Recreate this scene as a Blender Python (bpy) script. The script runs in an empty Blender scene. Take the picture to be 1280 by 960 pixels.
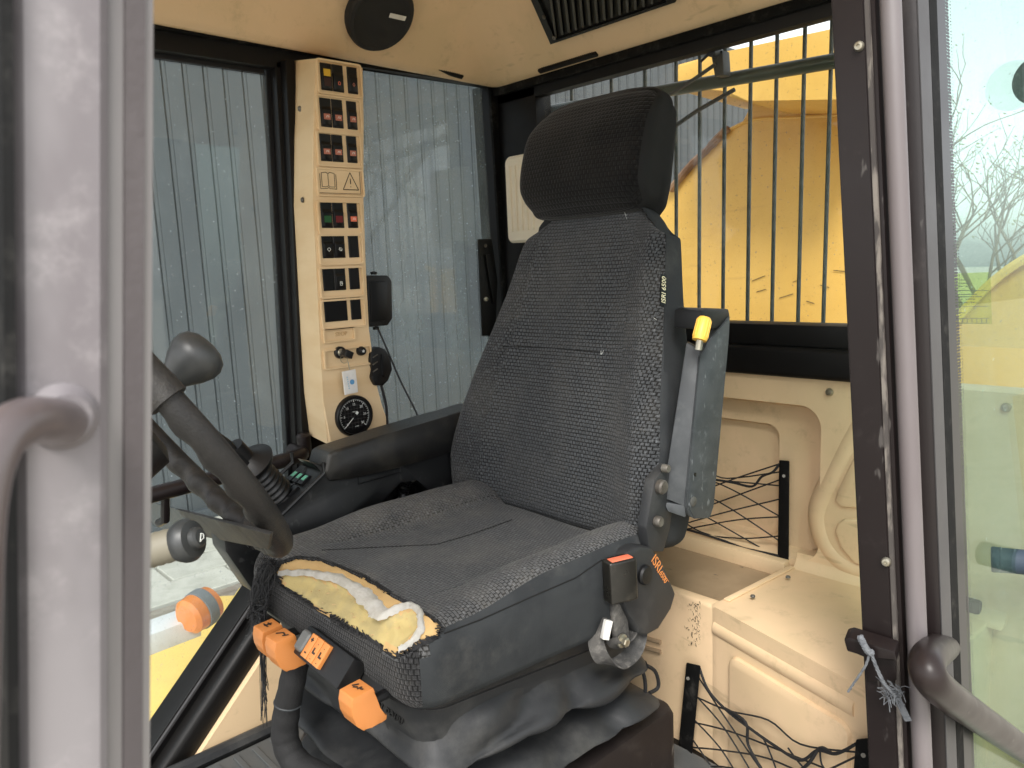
import bpy, bmesh, math, random
from mathutils import Vector as V, Matrix, noise
from mathutils.bvhtree import BVHTree
from math import sin, cos, pi, radians as R

random.seed(7)
S = bpy.context.scene
COL = S.collection

# ------------------------------------------------------------------ camera, sky, sun, exposure
F = 956.0                                    # focal length for a 1280 px wide frame
AX, AY, AZ = V((.733, .136, .667)).normalized(), V((-.679, .084, .729)).normalized(), V((-.043, .987, -.154)).normalized()
AX = (AX - AZ * AX.dot(AZ)).normalized()
AY = (AY - AZ * AY.dot(AZ) - AX * AY.dot(AX)).normalized()
EYE = V((0, 0, 1.0))
cam_d = bpy.data.cameras.new('camera')
cam = bpy.data.objects.new('camera', cam_d)
COL.objects.link(cam)
right = V((AX.x, AY.x, AZ.x)); up = V((AX.y, AY.y, AZ.y)); fwd = V((AX.z, AY.z, AZ.z))
cam.matrix_world = Matrix.Translation(EYE) @ Matrix((right, up, -fwd)).transposed().to_4x4()
cam_d.sensor_width = 36; cam_d.lens = 36 * F / 1280
cam_d.clip_start = .02; cam_d.clip_end = 600
cam_d.dof.use_dof = True; cam_d.dof.focus_distance = 1.35; cam_d.dof.aperture_fstop = 11
S.camera = cam

W = bpy.data.worlds.new('World'); S.world = W; W.use_nodes = True
nt = W.node_tree; nt.nodes.clear()
sky = nt.nodes.new('ShaderNodeTexSky'); sky.sky_type = 'NISHITA'; sky.sun_disc = False
SUN_EL, SUN_AZ = R(48), R(232)               # azimuth measured clockwise from +Y
sky.sun_elevation = SUN_EL; sky.sun_rotation = SUN_AZ
sky.air_density = 1.0; sky.dust_density = 1.6; sky.ozone_density = 1.0
hs = nt.nodes.new('ShaderNodeHueSaturation'); hs.inputs['Saturation'].default_value = .13
bg = nt.nodes.new('ShaderNodeBackground'); bg.inputs[1].default_value = .15
wo = nt.nodes.new('ShaderNodeOutputWorld')
nt.links.new(sky.outputs[0], hs.inputs['Color']); nt.links.new(hs.outputs[0], bg.inputs[0]); nt.links.new(bg.outputs[0], wo.inputs[0])

sd = bpy.data.lights.new('sun', 'SUN'); sd.energy = 1.5; sd.angle = R(20); sd.color = (1, .96, .9)
so = bpy.data.objects.new('sun', sd); COL.objects.link(so)
sdir = V((sin(SUN_AZ) * cos(SUN_EL), cos(SUN_AZ) * cos(SUN_EL), sin(SUN_EL)))
so.rotation_euler = sdir.to_track_quat('Z', 'Y').to_euler(); so.location = (0, -4, 6)

S.view_settings.view_transform = 'Standard'; S.view_settings.look = 'None'
S.view_settings.exposure = 1.4; S.view_settings.gamma = 1
S.view_settings.use_curve_mapping = False
S.render.engine = 'CYCLES'
S.cycles.use_denoising = True
S.cycles.max_bounces = 10; S.cycles.diffuse_bounces = 5; S.cycles.glossy_bounces = 4; S.cycles.transparent_max_bounces = 16
S.cycles.caustics_reflective = False; S.cycles.caustics_refractive = False

# ------------------------------------------------------------------ measuring helpers
def ray(px, py):
    c = V((px - 640, 480 - py, F))
    return V((c.dot(AX), c.dot(AY), c.dot(AZ)))
def onx(px, py, X): d = ray(px, py); return EYE + d * (X / d.x)
def ony(px, py, Y): d = ray(px, py); return EYE + d * (Y / d.y)
def onz(px, py, Z): d = ray(px, py); return EYE + d * ((Z - 1) / d.z)
def onp(px, py, p0, n): d = ray(px, py); return EYE + d * ((p0 - EYE).dot(n) / d.dot(n))
def proj(p):
    p = p - EYE; c = AX * p.x + AY * p.y + AZ * p.z
    return 640 + c.x / c.z * F, 480 - c.y / c.z * F
def lerp(a, b, t): return a + (b - a) * t
def sstep(a, b, x):
    t = max(0, min(1, (x - a) / (b - a))); return t * t * (3 - 2 * t)
def interp(x, tab):
    if x <= tab[0][0]: return tab[0][1]
    for (a, va), (b, vb) in zip(tab, tab[1:]):
        if x <= b:
            return lerp(va, vb, (x - a) / (b - a))
    return tab[-1][1]
def inpoly(x, y, poly):
    c = False; j = len(poly) - 1
    for i in range(len(poly)):
        xi, yi = poly[i]; xj, yj = poly[j]
        if (yi > y) != (yj > y) and x < (xj - xi) * (y - yi) / (yj - yi) + xi: c = not c
        j = i
    return c
def spline(pts, n=8, closed=False):
    pts = [V(p) for p in pts]; out = []; m = len(pts)
    for i in range(m if closed else m - 1):
        if closed: p0, p1, p2, p3 = pts[i - 1], pts[i], pts[(i + 1) % m], pts[(i + 2) % m]
        else: p0, p1, p2, p3 = pts[max(i - 1, 0)], pts[i], pts[i + 1], pts[min(i + 2, m - 1)]
        for k in range(n):
            t = k / n; t2 = t * t; t3 = t2 * t
            out.append(.5 * ((2 * p1) + (p2 - p0) * t + (2 * p0 - 5 * p1 + 4 * p2 - p3) * t2 + (3 * p1 - p0 - 3 * p2 + p3) * t3))
    if not closed: out.append(pts[-1])
    return out

# ------------------------------------------------------------------ materials
def nd(t, ty, **kw):
    n = t.nodes.new(ty)
    for k, v in kw.items(): setattr(n, k, v)
    return n
def M(name, c, r=.5, c2=None, sc=8, lo=.42, hi=.62, bump=0, bsc=250, bdet=3, spec=.5, metal=0, coat=0,
      dust=None, scratch=None, rvar=.12, stretch=None, sub=0):
    m = bpy.data.materials.new(name); m.use_nodes = True; t = m.node_tree; L = t.links.new
    p = t.nodes['Principled BSDF']
    p.inputs['Roughness'].default_value = r; p.inputs['Metallic'].default_value = metal
    p.inputs['Specular IOR Level'].default_value = spec; p.inputs['Coat Weight'].default_value = coat
    p.inputs['Coat Roughness'].default_value = .15
    tc = nd(t, 'ShaderNodeTexCoord'); co = tc.outputs['Object']
    def noi(scale, det=4, st=None, rough=.55):
        n = nd(t, 'ShaderNodeTexNoise'); n.inputs['Scale'].default_value = scale; n.inputs['Detail'].default_value = det
        n.inputs['Roughness'].default_value = rough
        if st:
            mp = nd(t, 'ShaderNodeMapping'); mp.inputs['Scale'].default_value = st; L(co, mp.inputs[0]); L(mp.outputs[0], n.inputs['Vector'])
        else: L(co, n.inputs['Vector'])
        return n.outputs['Fac']
    def ramp(src, a, b):
        q = nd(t, 'ShaderNodeMapRange'); q.interpolation_type = 'SMOOTHSTEP'
        q.inputs[1].default_value = a; q.inputs[2].default_value = b; L(src, q.inputs[0]); return q.outputs[0]
    def mix(fac, a, b, scale=1):
        x = nd(t, 'ShaderNodeMix', data_type='RGBA'); 
        if scale != 1:
            mu = nd(t, 'ShaderNodeMath', operation='MULTIPLY'); mu.inputs[1].default_value = scale; L(fac, mu.inputs[0]); fac = mu.outputs[0]
        L(fac, x.inputs[0])
        for i, q in ((6, a), (7, b)):
            if isinstance(q, tuple): x.inputs[i].default_value = (*q, 1)
            else: L(q, x.inputs[i])
        return x.outputs[2]
    cur = c
    if c2: cur = mix(ramp(noi(sc, 5, stretch), lo, hi), c, c2)
    # faint broad tone drift so nothing is perfectly flat
    cur = mix(ramp(noi(2.3, 3), .3, .75), cur, tuple(x * .86 for x in c) if isinstance(cur, tuple) else tuple(x * .88 for x in c), .35)
    if dust: cur = mix(ramp(noi(dust[2], 7, None, .7), dust[3] if len(dust) > 3 else .5, .8), cur, dust[0], dust[1])
    if scratch: cur = mix(ramp(noi(scratch[2], 3, scratch[3], .6), .64, .7), cur, scratch[0], scratch[1])
    if isinstance(cur, tuple): p.inputs['Base Color'].default_value = (*cur, 1)
    else: L(cur, p.inputs['Base Color'])
    if rvar:
        q = nd(t, 'ShaderNodeMapRange'); q.inputs[3].default_value = max(.03, r - rvar); q.inputs[4].default_value = min(1, r + rvar)
        L(noi(14, 5), q.inputs[0]); L(q.outputs[0], p.inputs['Roughness'])
    if bump:
        b = nd(t, 'ShaderNodeBump'); b.inputs['Strength'].default_value = bump; b.inputs['Distance'].default_value = .002
        L(noi(bsc, bdet), b.inputs['Height']); L(b.outputs[0], p.inputs['Normal'])
    return m
def glass(name, tint, haze=.08, hazecol=(.6, .65, .65), refl=1.0, hsc=6):
    m = bpy.data.materials.new(name); m.use_nodes = True; t = m.node_tree; L = t.links.new; t.nodes.clear()
    out = nd(t, 'ShaderNodeOutputMaterial'); tr = nd(t, 'ShaderNodeBsdfTransparent'); tr.inputs[0].default_value = (*tint, 1)
    gl = nd(t, 'ShaderNodeBsdfGlossy'); gl.inputs['Roughness'].default_value = .015
    fr = nd(t, 'ShaderNodeFresnel'); ge = nd(t, 'ShaderNodeNewGeometry')
    io = nd(t, 'ShaderNodeMapRange'); io.inputs[3].default_value = 1.45; io.inputs[4].default_value = 1 / 1.45
    L(ge.outputs['Backfacing'], io.inputs[0]); L(io.outputs[0], fr.inputs[0])
    df = nd(t, 'ShaderNodeBsdfDiffuse'); df.inputs[0].default_value = (*hazecol, 1)
    tc = nd(t, 'ShaderNodeTexCoord')
    mp = nd(t, 'ShaderNodeMapping'); mp.inputs['Scale'].default_value = (1, 1, .35); L(tc.outputs['Object'], mp.inputs[0])
    n = nd(t, 'ShaderNodeTexNoise'); n.inputs['Scale'].default_value = hsc; n.inputs['Detail'].default_value = 8; n.inputs['Roughness'].default_value = .7
    L(mp.outputs[0], n.inputs['Vector'])
    n2 = nd(t, 'ShaderNodeTexNoise'); n2.inputs['Scale'].default_value = 160; n2.inputs['Detail'].default_value = 2
    L(tc.outputs['Object'], n2.inputs['Vector'])
    q2 = nd(t, 'ShaderNodeMapRange'); q2.inputs[1].default_value = .68; q2.inputs[2].default_value = .76; q2.inputs[4].default_value = .35; L(n2.outputs[0], q2.inputs[0])
    q = nd(t, 'ShaderNodeMapRange'); q.inputs[1].default_value = .35; q.inputs[2].default_value = .8; q.inputs[3].default_value = haze * .35; q.inputs[4].default_value = haze * 2.2
    L(n.outputs[0], q.inputs[0])
    ad = nd(t, 'ShaderNodeMath', operation='ADD'); L(q.outputs[0], ad.inputs[0]); L(q2.outputs[0], ad.inputs[1])
    mu2 = nd(t, 'ShaderNodeMath', operation='MULTIPLY'); mu2.inputs[1].default_value = 1; L(ad.outputs[0], mu2.inputs[0]); mu2.use_clamp = True
    m1 = nd(t, 'ShaderNodeMixShader'); L(mu2.outputs[0], m1.inputs[0]); L(tr.outputs[0], m1.inputs[1]); L(df.outputs[0], m1.inputs[2])
    mu = nd(t, 'ShaderNodeMath', operation='MULTIPLY'); mu.inputs[1].default_value = refl; L(fr.outputs[0], mu.inputs[0]); mu.use_clamp = True
    m2 = nd(t, 'ShaderNodeMixShader'); L(mu.outputs[0], m2.inputs[0]); L(m1.outputs[0], m2.inputs[1]); L(gl.outputs[0], m2.inputs[2])
    L(m2.outputs[0], out.inputs[0])
    return m
def frit(name, tint, width_uv=True):
    """printed black dots that thin out towards the clear glass; UV.x runs 0 (solid) to 1 (clear), UV.y in metres"""
    m = bpy.data.materials.new(name); m.use_nodes = True; t = m.node_tree; L = t.links.new
    p = t.nodes['Principled BSDF']; p.inputs['Base Color'].default_value = (.006, .006, .007, 1); p.inputs['Roughness'].default_value = .35
    out = t.nodes['Material Output']; tr = nd(t, 'ShaderNodeBsdfTransparent')
    uv = nd(t, 'ShaderNodeUVMap'); sx = nd(t, 'ShaderNodeSeparateXYZ'); L(uv.outputs[0], sx.inputs[0])
    mp = nd(t, 'ShaderNodeMapping'); mp.inputs['Scale'].default_value = (5, 235, 1); L(uv.outputs[0], mp.inputs[0])
    mp.inputs['Rotation'].default_value = (0, 0, 0)
    vo = nd(t, 'ShaderNodeTexVoronoi', feature='F1'); vo.inputs['Scale'].default_value = 1; vo.inputs['Randomness'].default_value = .12; L(mp.outputs[0], vo.inputs['Vector'])
    rad = nd(t, 'ShaderNodeMapRange'); rad.inputs[1].default_value = .5; rad.inputs[2].default_value = 1; rad.inputs[3].default_value = .8; rad.inputs[4].default_value = .2; L(sx.outputs[0], rad.inputs[0])
    lt = nd(t, 'ShaderNodeMath', operation='LESS_THAN'); L(vo.outputs['Distance'], lt.inputs[0]); L(rad.outputs[0], lt.inputs[1])
    mx = nd(t, 'ShaderNodeMixShader'); L(lt.outputs[0], mx.inputs[0]); L(tr.outputs[0], mx.inputs[1]); L(p.outputs[0], mx.inputs[2]); L(mx.outputs[0], out.inputs[0])
    return m
def weave(name, dark, light, bw=.0085, bh=.0065, fleck=.5, dusty=.12, gap=.12, bstr=.9):
    m = bpy.data.materials.new(name); m.use_nodes = True; t = m.node_tree; L = t.links.new
    p = t.nodes['Principled BSDF']; p.inputs['Roughness'].default_value = .9; p.inputs['Specular IOR Level'].default_value = .15
    p.inputs['Sheen Weight'].default_value = .12; p.inputs['Sheen Roughness'].default_value = .5
    uv = nd(t, 'ShaderNodeUVMap')
    no = nd(t, 'ShaderNodeTexNoise'); no.inputs['Scale'].default_value = 90; L(uv.outputs[0], no.inputs['Vector'])
    sc_ = nd(t, 'ShaderNodeVectorMath', operation='SCALE'); sc_.inputs[3].default_value = .0009; L(no.outputs['Color'], sc_.inputs[0])
    av = nd(t, 'ShaderNodeVectorMath', operation='ADD'); L(uv.outputs[0], av.inputs[0]); L(sc_.outputs[0], av.inputs[1])
    b = nd(t, 'ShaderNodeTexBrick'); b.offset = .5
    b.inputs['Scale'].default_value = 100; b.inputs['Brick Width'].default_value = bw * 100; b.inputs['Row Height'].default_value = bh * 100
    b.inputs['Mortar Size'].default_value = bh * 22; b.inputs['Mortar Smooth'].default_value = .9; b.inputs['Bias'].default_value = 0
    mid = tuple(lerp(x, y, .8) for x, y in zip(dark, light))
    b.inputs['Color1'].default_value = (*mid, 1); b.inputs['Color2'].default_value = (*light, 1)
    b.inputs['Mortar'].default_value = tuple(x * .22 for x in dark) + (1,)
    L(av.outputs[0], b.inputs['Vector'])
    # fine thread ribs inside each cell
    w = nd(t, 'ShaderNodeTexWave', wave_type='BANDS', bands_direction='X'); w.inputs['Scale'].default_value = 160; w.inputs['Distortion'].default_value = .6; L(av.outputs[0], w.inputs['Vector'])
    mx = nd(t, 'ShaderNodeMix', data_type='RGBA'); mx.blend_type = 'MULTIPLY'; mx.inputs[0].default_value = .3
    L(b.outputs['Color'], mx.inputs[6]); L(w.outputs['Color'], mx.inputs[7])
    # pale flecks
    n2 = nd(t, 'ShaderNodeTexNoise'); n2.inputs['Scale'].default_value = 1; n2.inputs['Detail'].default_value = 2
    mp = nd(t, 'ShaderNodeMapping'); mp.inputs['Scale'].default_value = (380, 120, 1); L(uv.outputs[0], mp.inputs[0]); L(mp.outputs[0], n2.inputs['Vector'])
    q = nd(t, 'ShaderNodeMapRange'); q.inputs[1].default_value = .56; q.inputs[2].default_value = .72; q.inputs[4].default_value = fleck; L(n2.outputs[0], q.inputs[0])
    m3 = nd(t, 'ShaderNodeMix', data_type='RGBA'); m3.inputs[7].default_value = tuple(x * 2.6 for x in light) + (1,)
    L(q.outputs[0], m3.inputs[0]); L(mx.outputs[2], m3.inputs[6])
    # dust
    tc = nd(t, 'ShaderNodeTexCoord'); n3 = nd(t, 'ShaderNodeTexNoise'); n3.inputs['Scale'].default_value = 9; n3.inputs['Detail'].default_value = 7; n3.inputs['Roughness'].default_value = .65
    L(tc.outputs['Object'], n3.inputs['Vector'])
    q3 = nd(t, 'ShaderNodeMapRange'); q3.inputs[1].default_value = .45; q3.inputs[2].default_value = .75; q3.inputs[4].default_value = dusty; L(n3.outputs[0], q3.inputs[0])
    m4 = nd(t, 'ShaderNodeMix', data_type='RGBA'); m4.inputs[7].default_value = (.26, .24, .2, 1); L(q3.outputs[0], m4.inputs[0]); L(m3.outputs[2], m4.inputs[6])
    L(m4.outputs[2], p.inputs['Base Color'])
    inv = nd(t, 'ShaderNodeMath', operation='SUBTRACT'); inv.inputs[0].default_value = 1; L(b.outputs['Fac'], inv.inputs[1])
    bm_ = nd(t, 'ShaderNodeBump'); bm_.inputs['Strength'].default_value = bstr; bm_.inputs['Distance'].default_value = .002; L(inv.outputs[0], bm_.inputs['Height']); L(bm_.outputs[0], p.inputs['Normal'])
    return m

# ------------------------------------------------------------------ objects
def wl(o):
    p = V((0, 0, 0))
    while o: p += o.location; o = o.parent
    return p
def obj(name, bm, m, parent=None, sharp=35, kind=None, smooth=True):
    """link a bmesh (world coordinates) as ONE object, child of parent"""
    if parent is not None: bmesh.ops.translate(bm, verts=bm.verts, vec=-wl(parent))
    bmesh.ops.recalc_face_normals(bm, faces=bm.faces)
    me = bpy.data.meshes.new(name); bm.to_mesh(me); bm.free()
    for x in (m if isinstance(m, (list, tuple)) else [m]): me.materials.append(x)
    if smooth:
        me.polygons.foreach_set('use_smooth', [True] * len(me.polygons)); me.set_sharp_from_angle(angle=R(sharp))
    o = bpy.data.objects.new(name, me); COL.objects.link(o)
    if parent is not None: o.parent = parent
    if kind: o['kind'] = kind
    return o
def thing(name, label, cat, loc=(0, 0, 0), group=None):
    o = bpy.data.objects.new(name, None); COL.objects.link(o); o.location = loc; o.empty_display_size = .05
    o['label'] = label; o['category'] = cat
    if group: o['group'] = group
    return o
def tag(o, label, cat, group=None):
    o['label'] = label; o['category'] = cat
    if group: o['group'] = group
    return o
def piece(src, off, parent=None, name=None):
    c = src.copy(); COL.objects.link(c); c.location = src.location + V(off)
    return c
def B(): return bmesh.new()
def face(bm, pts, mi=0):
    f = bm.faces.new([bm.verts.new(p) for p in pts]); f.material_index = mi; return f
def hexa(bm, a, b):
    """two matching polygons (lists) joined into a closed solid"""
    va = [bm.verts.new(p) for p in a]; vb = [bm.verts.new(p) for p in b]; n = len(a)
    bm.faces.new(va); bm.faces.new(vb[::-1])
    for i in range(n): bm.faces.new((va[i], va[(i + 1) % n], vb[(i + 1) % n], vb[i]))
    return va + vb
def prism(bm, pts, ext, bev=0, seg=2):
    ext = V(ext); vs = hexa(bm, [V(p) for p in pts], [V(p) + ext for p in pts])
    if bev:
        es = {e for v in vs for e in v.link_edges}
        bmesh.ops.bevel(bm, geom=list(es), offset=bev, segments=seg, affect='EDGES', profile=.6, clamp_overlap=True)
def box(bm, lo, hi, bev=0, seg=2):
    (a, b, c), (d, e, f) = lo, hi
    prism(bm, [(a, b, c), (d, b, c), (d, e, c), (a, e, c)], (0, 0, f - c), bev, seg)
def obox(bm, c, ax, ay, az, bev=0, seg=2):
    """box centred at c with half-axis vectors"""
    c, ax, ay, az = V(c), V(ax), V(ay), V(az)
    prism(bm, [c - ax - ay - az, c + ax - ay - az, c + ax + ay - az, c - ax + ay - az], az * 2, bev, seg)
def frame_(d, hint=None):
    d = V(d).normalized(); h = V(hint) if hint else (V((0, 0, 1)) if abs(d.z) < .9 else V((1, 0, 0)))
    a = d.cross(h).normalized(); return a, a.cross(d).normalized(), d
def loft(bm, rings, closed=True, caps=True, mi=0):
    vr = [[bm.verts.new(p) for p in r] for r in rings]; n = len(rings[0])
    for a, b in zip(vr, vr[1:]):
        for i in range(n if closed else n - 1):
            f = bm.faces.new((a[i], a[(i + 1) % n], b[(i + 1) % n], b[i])); f.material_index = mi
    if caps and closed:
        for r in (vr[0], vr[-1]):
            f = bm.faces.new(r); f.material_index = mi
    return vr
def tube(bm, pts, r, n=8, closed=False, caps=True, flat=1.0, hint=None, mi=0):
    pts = [V(p) for p in pts]; m = len(pts); rings = []; a = None
    for i, p in enumerate(pts):
        if closed: t = pts[(i + 1) % m] - pts[i - 1]
        else: t = pts[min(i + 1, m - 1)] - pts[max(i - 1, 0)]
        if t.length < 1e-9: t = V((0, 0, 1))
        t.normalize()
        if a is None: a = frame_(t, hint)[0]
        a = (a - t * a.dot(t))
        if a.length < 1e-6: a = frame_(t)[0]
        a.normalize(); b = t.cross(a)
        rr = r(i / (m - 1)) if callable(r) else r
        rings.append([p + (a * cos(2 * pi * k / n) + b * sin(2 * pi * k / n) * flat) * rr for k in range(n)])
    if closed: rings.append(rings[0])
    vr = [[bm.verts.new(q) for q in rg] for rg in (rings[:-1] if closed else rings)]
    if closed: vr.append(vr[0])
    for x, y in zip(vr, vr[1:]):
        for k in range(n): 
            f = bm.faces.new((x[k], x[(k + 1) % n], y[(k + 1) % n], y[k])); f.material_index = mi
    if caps and not closed: bm.faces.new(vr[0]); bm.faces.new(vr[-1])
def lathe(bm, prof, o, d, n=32, hint=None, mi=0):
    a, b, d = frame_(d, hint); o = V(o); rings = []
    for r, h in prof: rings.append([o + d * h + (a * cos(2 * pi * k / n) + b * sin(2 * pi * k / n)) * max(r, 1e-5) for k in range(n)])
    loft(bm, rings, True, True, mi)
def rrect(w, h, r, n=5):
    """rounded rectangle outline in 2-D, centred"""
    out = []
    for cx, cy, a0 in ((w - r, h - r, 0), (-w + r, h - r, 90), (-w + r, -h + r, 180), (w - r, -h + r, 270)):
        for k in range(n + 1):
            a = R(a0 + 90 * k / n); out.append((cx + r * cos(a), cy + r * sin(a)))
    return out
def plate(bm, c, ax, ay, w, h, r, depth, bev=0, n=4):
    """rounded-rectangle plate: half sizes w, h along unit vectors ax, ay; depth along ax x ay"""
    c, ax, ay = V(c), V(ax).normalized(), V(ay).normalized(); nrm = ax.cross(ay).normalized()
    pts = [c + ax * x + ay * y for x, y in rrect(w, h, r, n)]
    if bev:
        p2 = [c + ax * x + ay * y for x, y in rrect(w - bev, h - bev, max(r - bev, .0005), n)]
        loft(bm, [pts, [p + nrm * (depth - bev) for p in pts], [p + nrm * depth for p in p2]])
    else: hexa(bm, pts, [p + nrm * depth for p in pts])
def ringplate(bm, outer, inner, ext):
    """frame between two matching outlines, extruded"""
    ext = V(ext); n = len(outer)
    a = [bm.verts.new(p) for p in outer]; b = [bm.verts.new(p) for p in inner]
    c = [bm.verts.new(V(p) + ext) for p in outer]; d = [bm.verts.new(V(p) + ext) for p in inner]
    for i in range(n):
        j = (i + 1) % n
        bm.faces.new((a[i], a[j], b[j], b[i])); bm.faces.new((c[i], d[i], d[j], c[j]))
        bm.faces.new((a[i], c[i], c[j], a[j])); bm.faces.new((b[i], b[j], d[j], d[i]))
def rbox(hx, hy, hz, r, nx, ny, nz):
    """rounded box as a dense grid; returns bmesh with float layers px,py,pz of the flat coordinates"""
    bm = B(); ly = [bm.verts.layers.float.new(k) for k in ('qx', 'qy', 'qz')]; cache = {}
    N = (nx, ny, nz); H = (hx, hy, hz)
    def vert(ix):
        v = cache.get(ix)
        if v: return v
        p = [H[k] * (2 * ix[k] / N[k] - 1) for k in range(3)]
        q = V([max(-H[k] + r, min(H[k] - r, p[k])) for k in range(3)]); d = V(p) - q
        pos = q + d.normalized() * r if d.length > 1e-9 else V(p)
        v = bm.verts.new(pos); 
        for k in range(3): v[ly[k]] = p[k]
        cache[ix] = v; return v
    for ax in range(3):
        u, w = [(1, 2), (0, 2), (0, 1)][ax]
        for side in (0, N[ax]):
            for i in range(N[u]):
                for j in range(N[w]):
                    ids = []
                    for di, dj in ((0, 0), (1, 0), (1, 1), (0, 1)):
                        ix = [0, 0, 0]; ix[ax] = side; ix[u] = i + di; ix[w] = j + dj; ids.append(vert(tuple(ix)))
                    bm.faces.new(ids)
    return bm, ly
def text(name, s, c, xd, yd, size, m, parent, ext=.0004, align='CENTER', shear=0, track=1):
    """lettering as a mesh: centre c, x and y directions in the world, size in metres"""
    cu = bpy.data.curves.new(name, 'FONT'); cu.body = s; cu.size = size; cu.extrude = ext; cu.align_x = align; cu.align_y = 'CENTER'
    cu.shear = shear; cu.space_character = track; cu.resolution_u = 3
    o = bpy.data.objects.new(name, cu); COL.objects.link(o)
    dg = bpy.context.evaluated_depsgraph_get(); me = bpy.data.meshes.new_from_object(o.evaluated_get(dg))
    bpy.data.objects.remove(o); bpy.data.curves.remove(cu)
    xd = V(xd).normalized(); yd = V(yd); yd = (yd - xd * yd.dot(xd)).normalized(); zd = xd.cross(yd)
    mt = Matrix((xd, yd, zd)).transposed().to_4x4(); mt.translation = V(c)
    bm = B(); bm.from_mesh(me); bpy.data.meshes.remove(me); bm.transform(mt)
    return obj(name, bm, m, parent, smooth=False)
def screw(parent, c, d, r=.006, m=None, name='screw'):
    bm = B(); lathe(bm, [(0, 0), (r, 0), (r, .35 * r), (r * .75, .75 * r), (r * .35, .8 * r), (r * .3, .45 * r), (0, .45 * r)], V(c), d, 14)
    return obj(name, bm, m, parent)

# ------------------------------------------------------------------ palette
m_brown = M('brown_paint', (.0115, .008, .0078), .38, spec=.3, bump=.06, bsc=90, dust=((.2, .17, .16), .12, 14, .56), scratch=((.3, .28, .26), .18, 45, (1, 1, .3)))
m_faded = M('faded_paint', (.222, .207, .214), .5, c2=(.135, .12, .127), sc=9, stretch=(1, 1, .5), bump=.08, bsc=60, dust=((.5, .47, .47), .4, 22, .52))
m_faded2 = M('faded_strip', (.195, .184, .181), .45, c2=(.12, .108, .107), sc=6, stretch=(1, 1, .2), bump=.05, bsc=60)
m_rough = M('rough_weathered_strip', (.11, .098, .1), .7, c2=(.055, .046, .047), sc=7, stretch=(1, 1, .3), bump=.3, bsc=180)
m_black = M('black_frame_paint', (.0045, .004, .0038), .5, spec=.25, bump=.05, bsc=150, dust=((.1, .09, .08), .06, 12, .55))
m_seal = M('black_rubber_seal', (.005, .005, .005), .7, spec=.12, bump=.1, dust=((.2, .19, .17), .2, 30, .5))
m_worn = M('worn_pale_edge', (.17, .15, .13), .7, c2=(.03, .025, .024), sc=60, stretch=(1, 1, .25), lo=.42, hi=.54)
m_mauve = M('mauve_bead', (.12, .102, .103), .42, c2=(.15, .136, .139), sc=5, stretch=(1, 1, .3), bump=.04)
m_grey = M('grey_strip', (.045, .043, .044), .5, bump=.06)
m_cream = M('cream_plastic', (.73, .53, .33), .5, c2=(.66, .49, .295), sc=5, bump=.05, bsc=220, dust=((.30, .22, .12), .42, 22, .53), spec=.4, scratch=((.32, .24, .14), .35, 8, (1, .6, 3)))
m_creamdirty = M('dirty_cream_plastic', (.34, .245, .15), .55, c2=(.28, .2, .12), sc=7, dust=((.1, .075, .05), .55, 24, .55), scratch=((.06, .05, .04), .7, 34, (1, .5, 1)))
m_pan = M('panel_plastic', (.71, .535, .32), .5, c2=(.66, .475, .265), sc=3, stretch=(1, 1, 5), bump=.03)
m_panside = M('panel_side_plastic', (.66, .53, .31), .5)
m_blackpl = M('black_plastic', (.006, .006, .0065), .42, spec=.35, bump=.15, bsc=700, dust=((.1, .1, .09), .14, 10, .52))
m_switch = M('switch_black', (.0035, .0035, .004), .36, spec=.35)
m_console = M('console_plastic', (.0065, .007, .0075), .4, spec=.4, bump=.12, bsc=600, dust=((.13, .13, .12), .16, 9, .5), scratch=((.15, .15, .15), .12, 60, (1, .3, .6)))
m_rubber = M('grey_black_rubber', (.02, .021, .0225), .52, spec=.4, bump=.1, bsc=400, dust=((.17, .165, .15), .28, 7, .45))
m_pad = M('worn_pad', (.011, .011, .011), .38, spec=.5, c2=(.032, .03, .025), sc=14, bump=.3, bsc=800)
m_steer = M('worn_wheel_rubber', (.015, .0132, .0118), .55, spec=.4, c2=(.01, .0095, .009), sc=16, bump=.35, bsc=450, dust=((.09, .08, .065), .35, 18, .5))
m_knob = M('grey_knob', (.032, .034, .034), .42, bump=.06, bsc=500)
m_bellows = M('bellows_rubber', (.009, .009, .009), .42)
m_side = M('grey_side_cloth', (.034, .037, .039), .85, c2=(.025, .0275, .0295), sc=12, bump=.5, bsc=1100, dust=((.2, .19, .17), .2, 8, .52), spec=.2)
m_headside = M('dark_side_cloth', (.0135, .0135, .0132), .9, bump=.5, bsc=1100, spec=.2)
m_weave = weave('woven_seat_cloth', (.017, .0184, .0198), (.06, .064, .068), .0060, .0060)
m_weave2 = weave('fine_woven_cloth', (.015, .0162, .0175), (.07, .075, .08), .0080, .0070, .3, .08)
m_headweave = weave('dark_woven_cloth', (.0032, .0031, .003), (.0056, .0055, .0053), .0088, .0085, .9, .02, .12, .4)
m_cushweave = weave('dusty_woven_cloth', (.026, .0265, .027), (.088, .09, .092), .0064, .0057, .45, .26)
m_cushfine = weave('dusty_fine_cloth', (.024, .025, .026), (.09, .094, .098), .0068, .006, .3, .2)
m_thread = M('black_thread', (.012, .012, .013), .8)
m_foam = M('yellow_foam', (.46, .36, .15), .9, c2=(.37, .3, .14), sc=30, bump=.5, bsc=500, dust=((.2, .16, .08), .45, 30, .58))
m_foamrim = M('orange_foam_rim', (.5, .33, .14), .9, bump=.5, bsc=500, dust=((.45, .26, .1), .5, 60, .5))
m_lining = M('white_torn_lining', (.74, .73, .69), .85, c2=(.6, .58, .52), sc=40, bump=.5, bsc=300)
m_orange = M('orange_plastic', (.56, .205, .052), .42, bump=.03, dust=((.5, .2, .05), .3, 20, .5))
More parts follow.
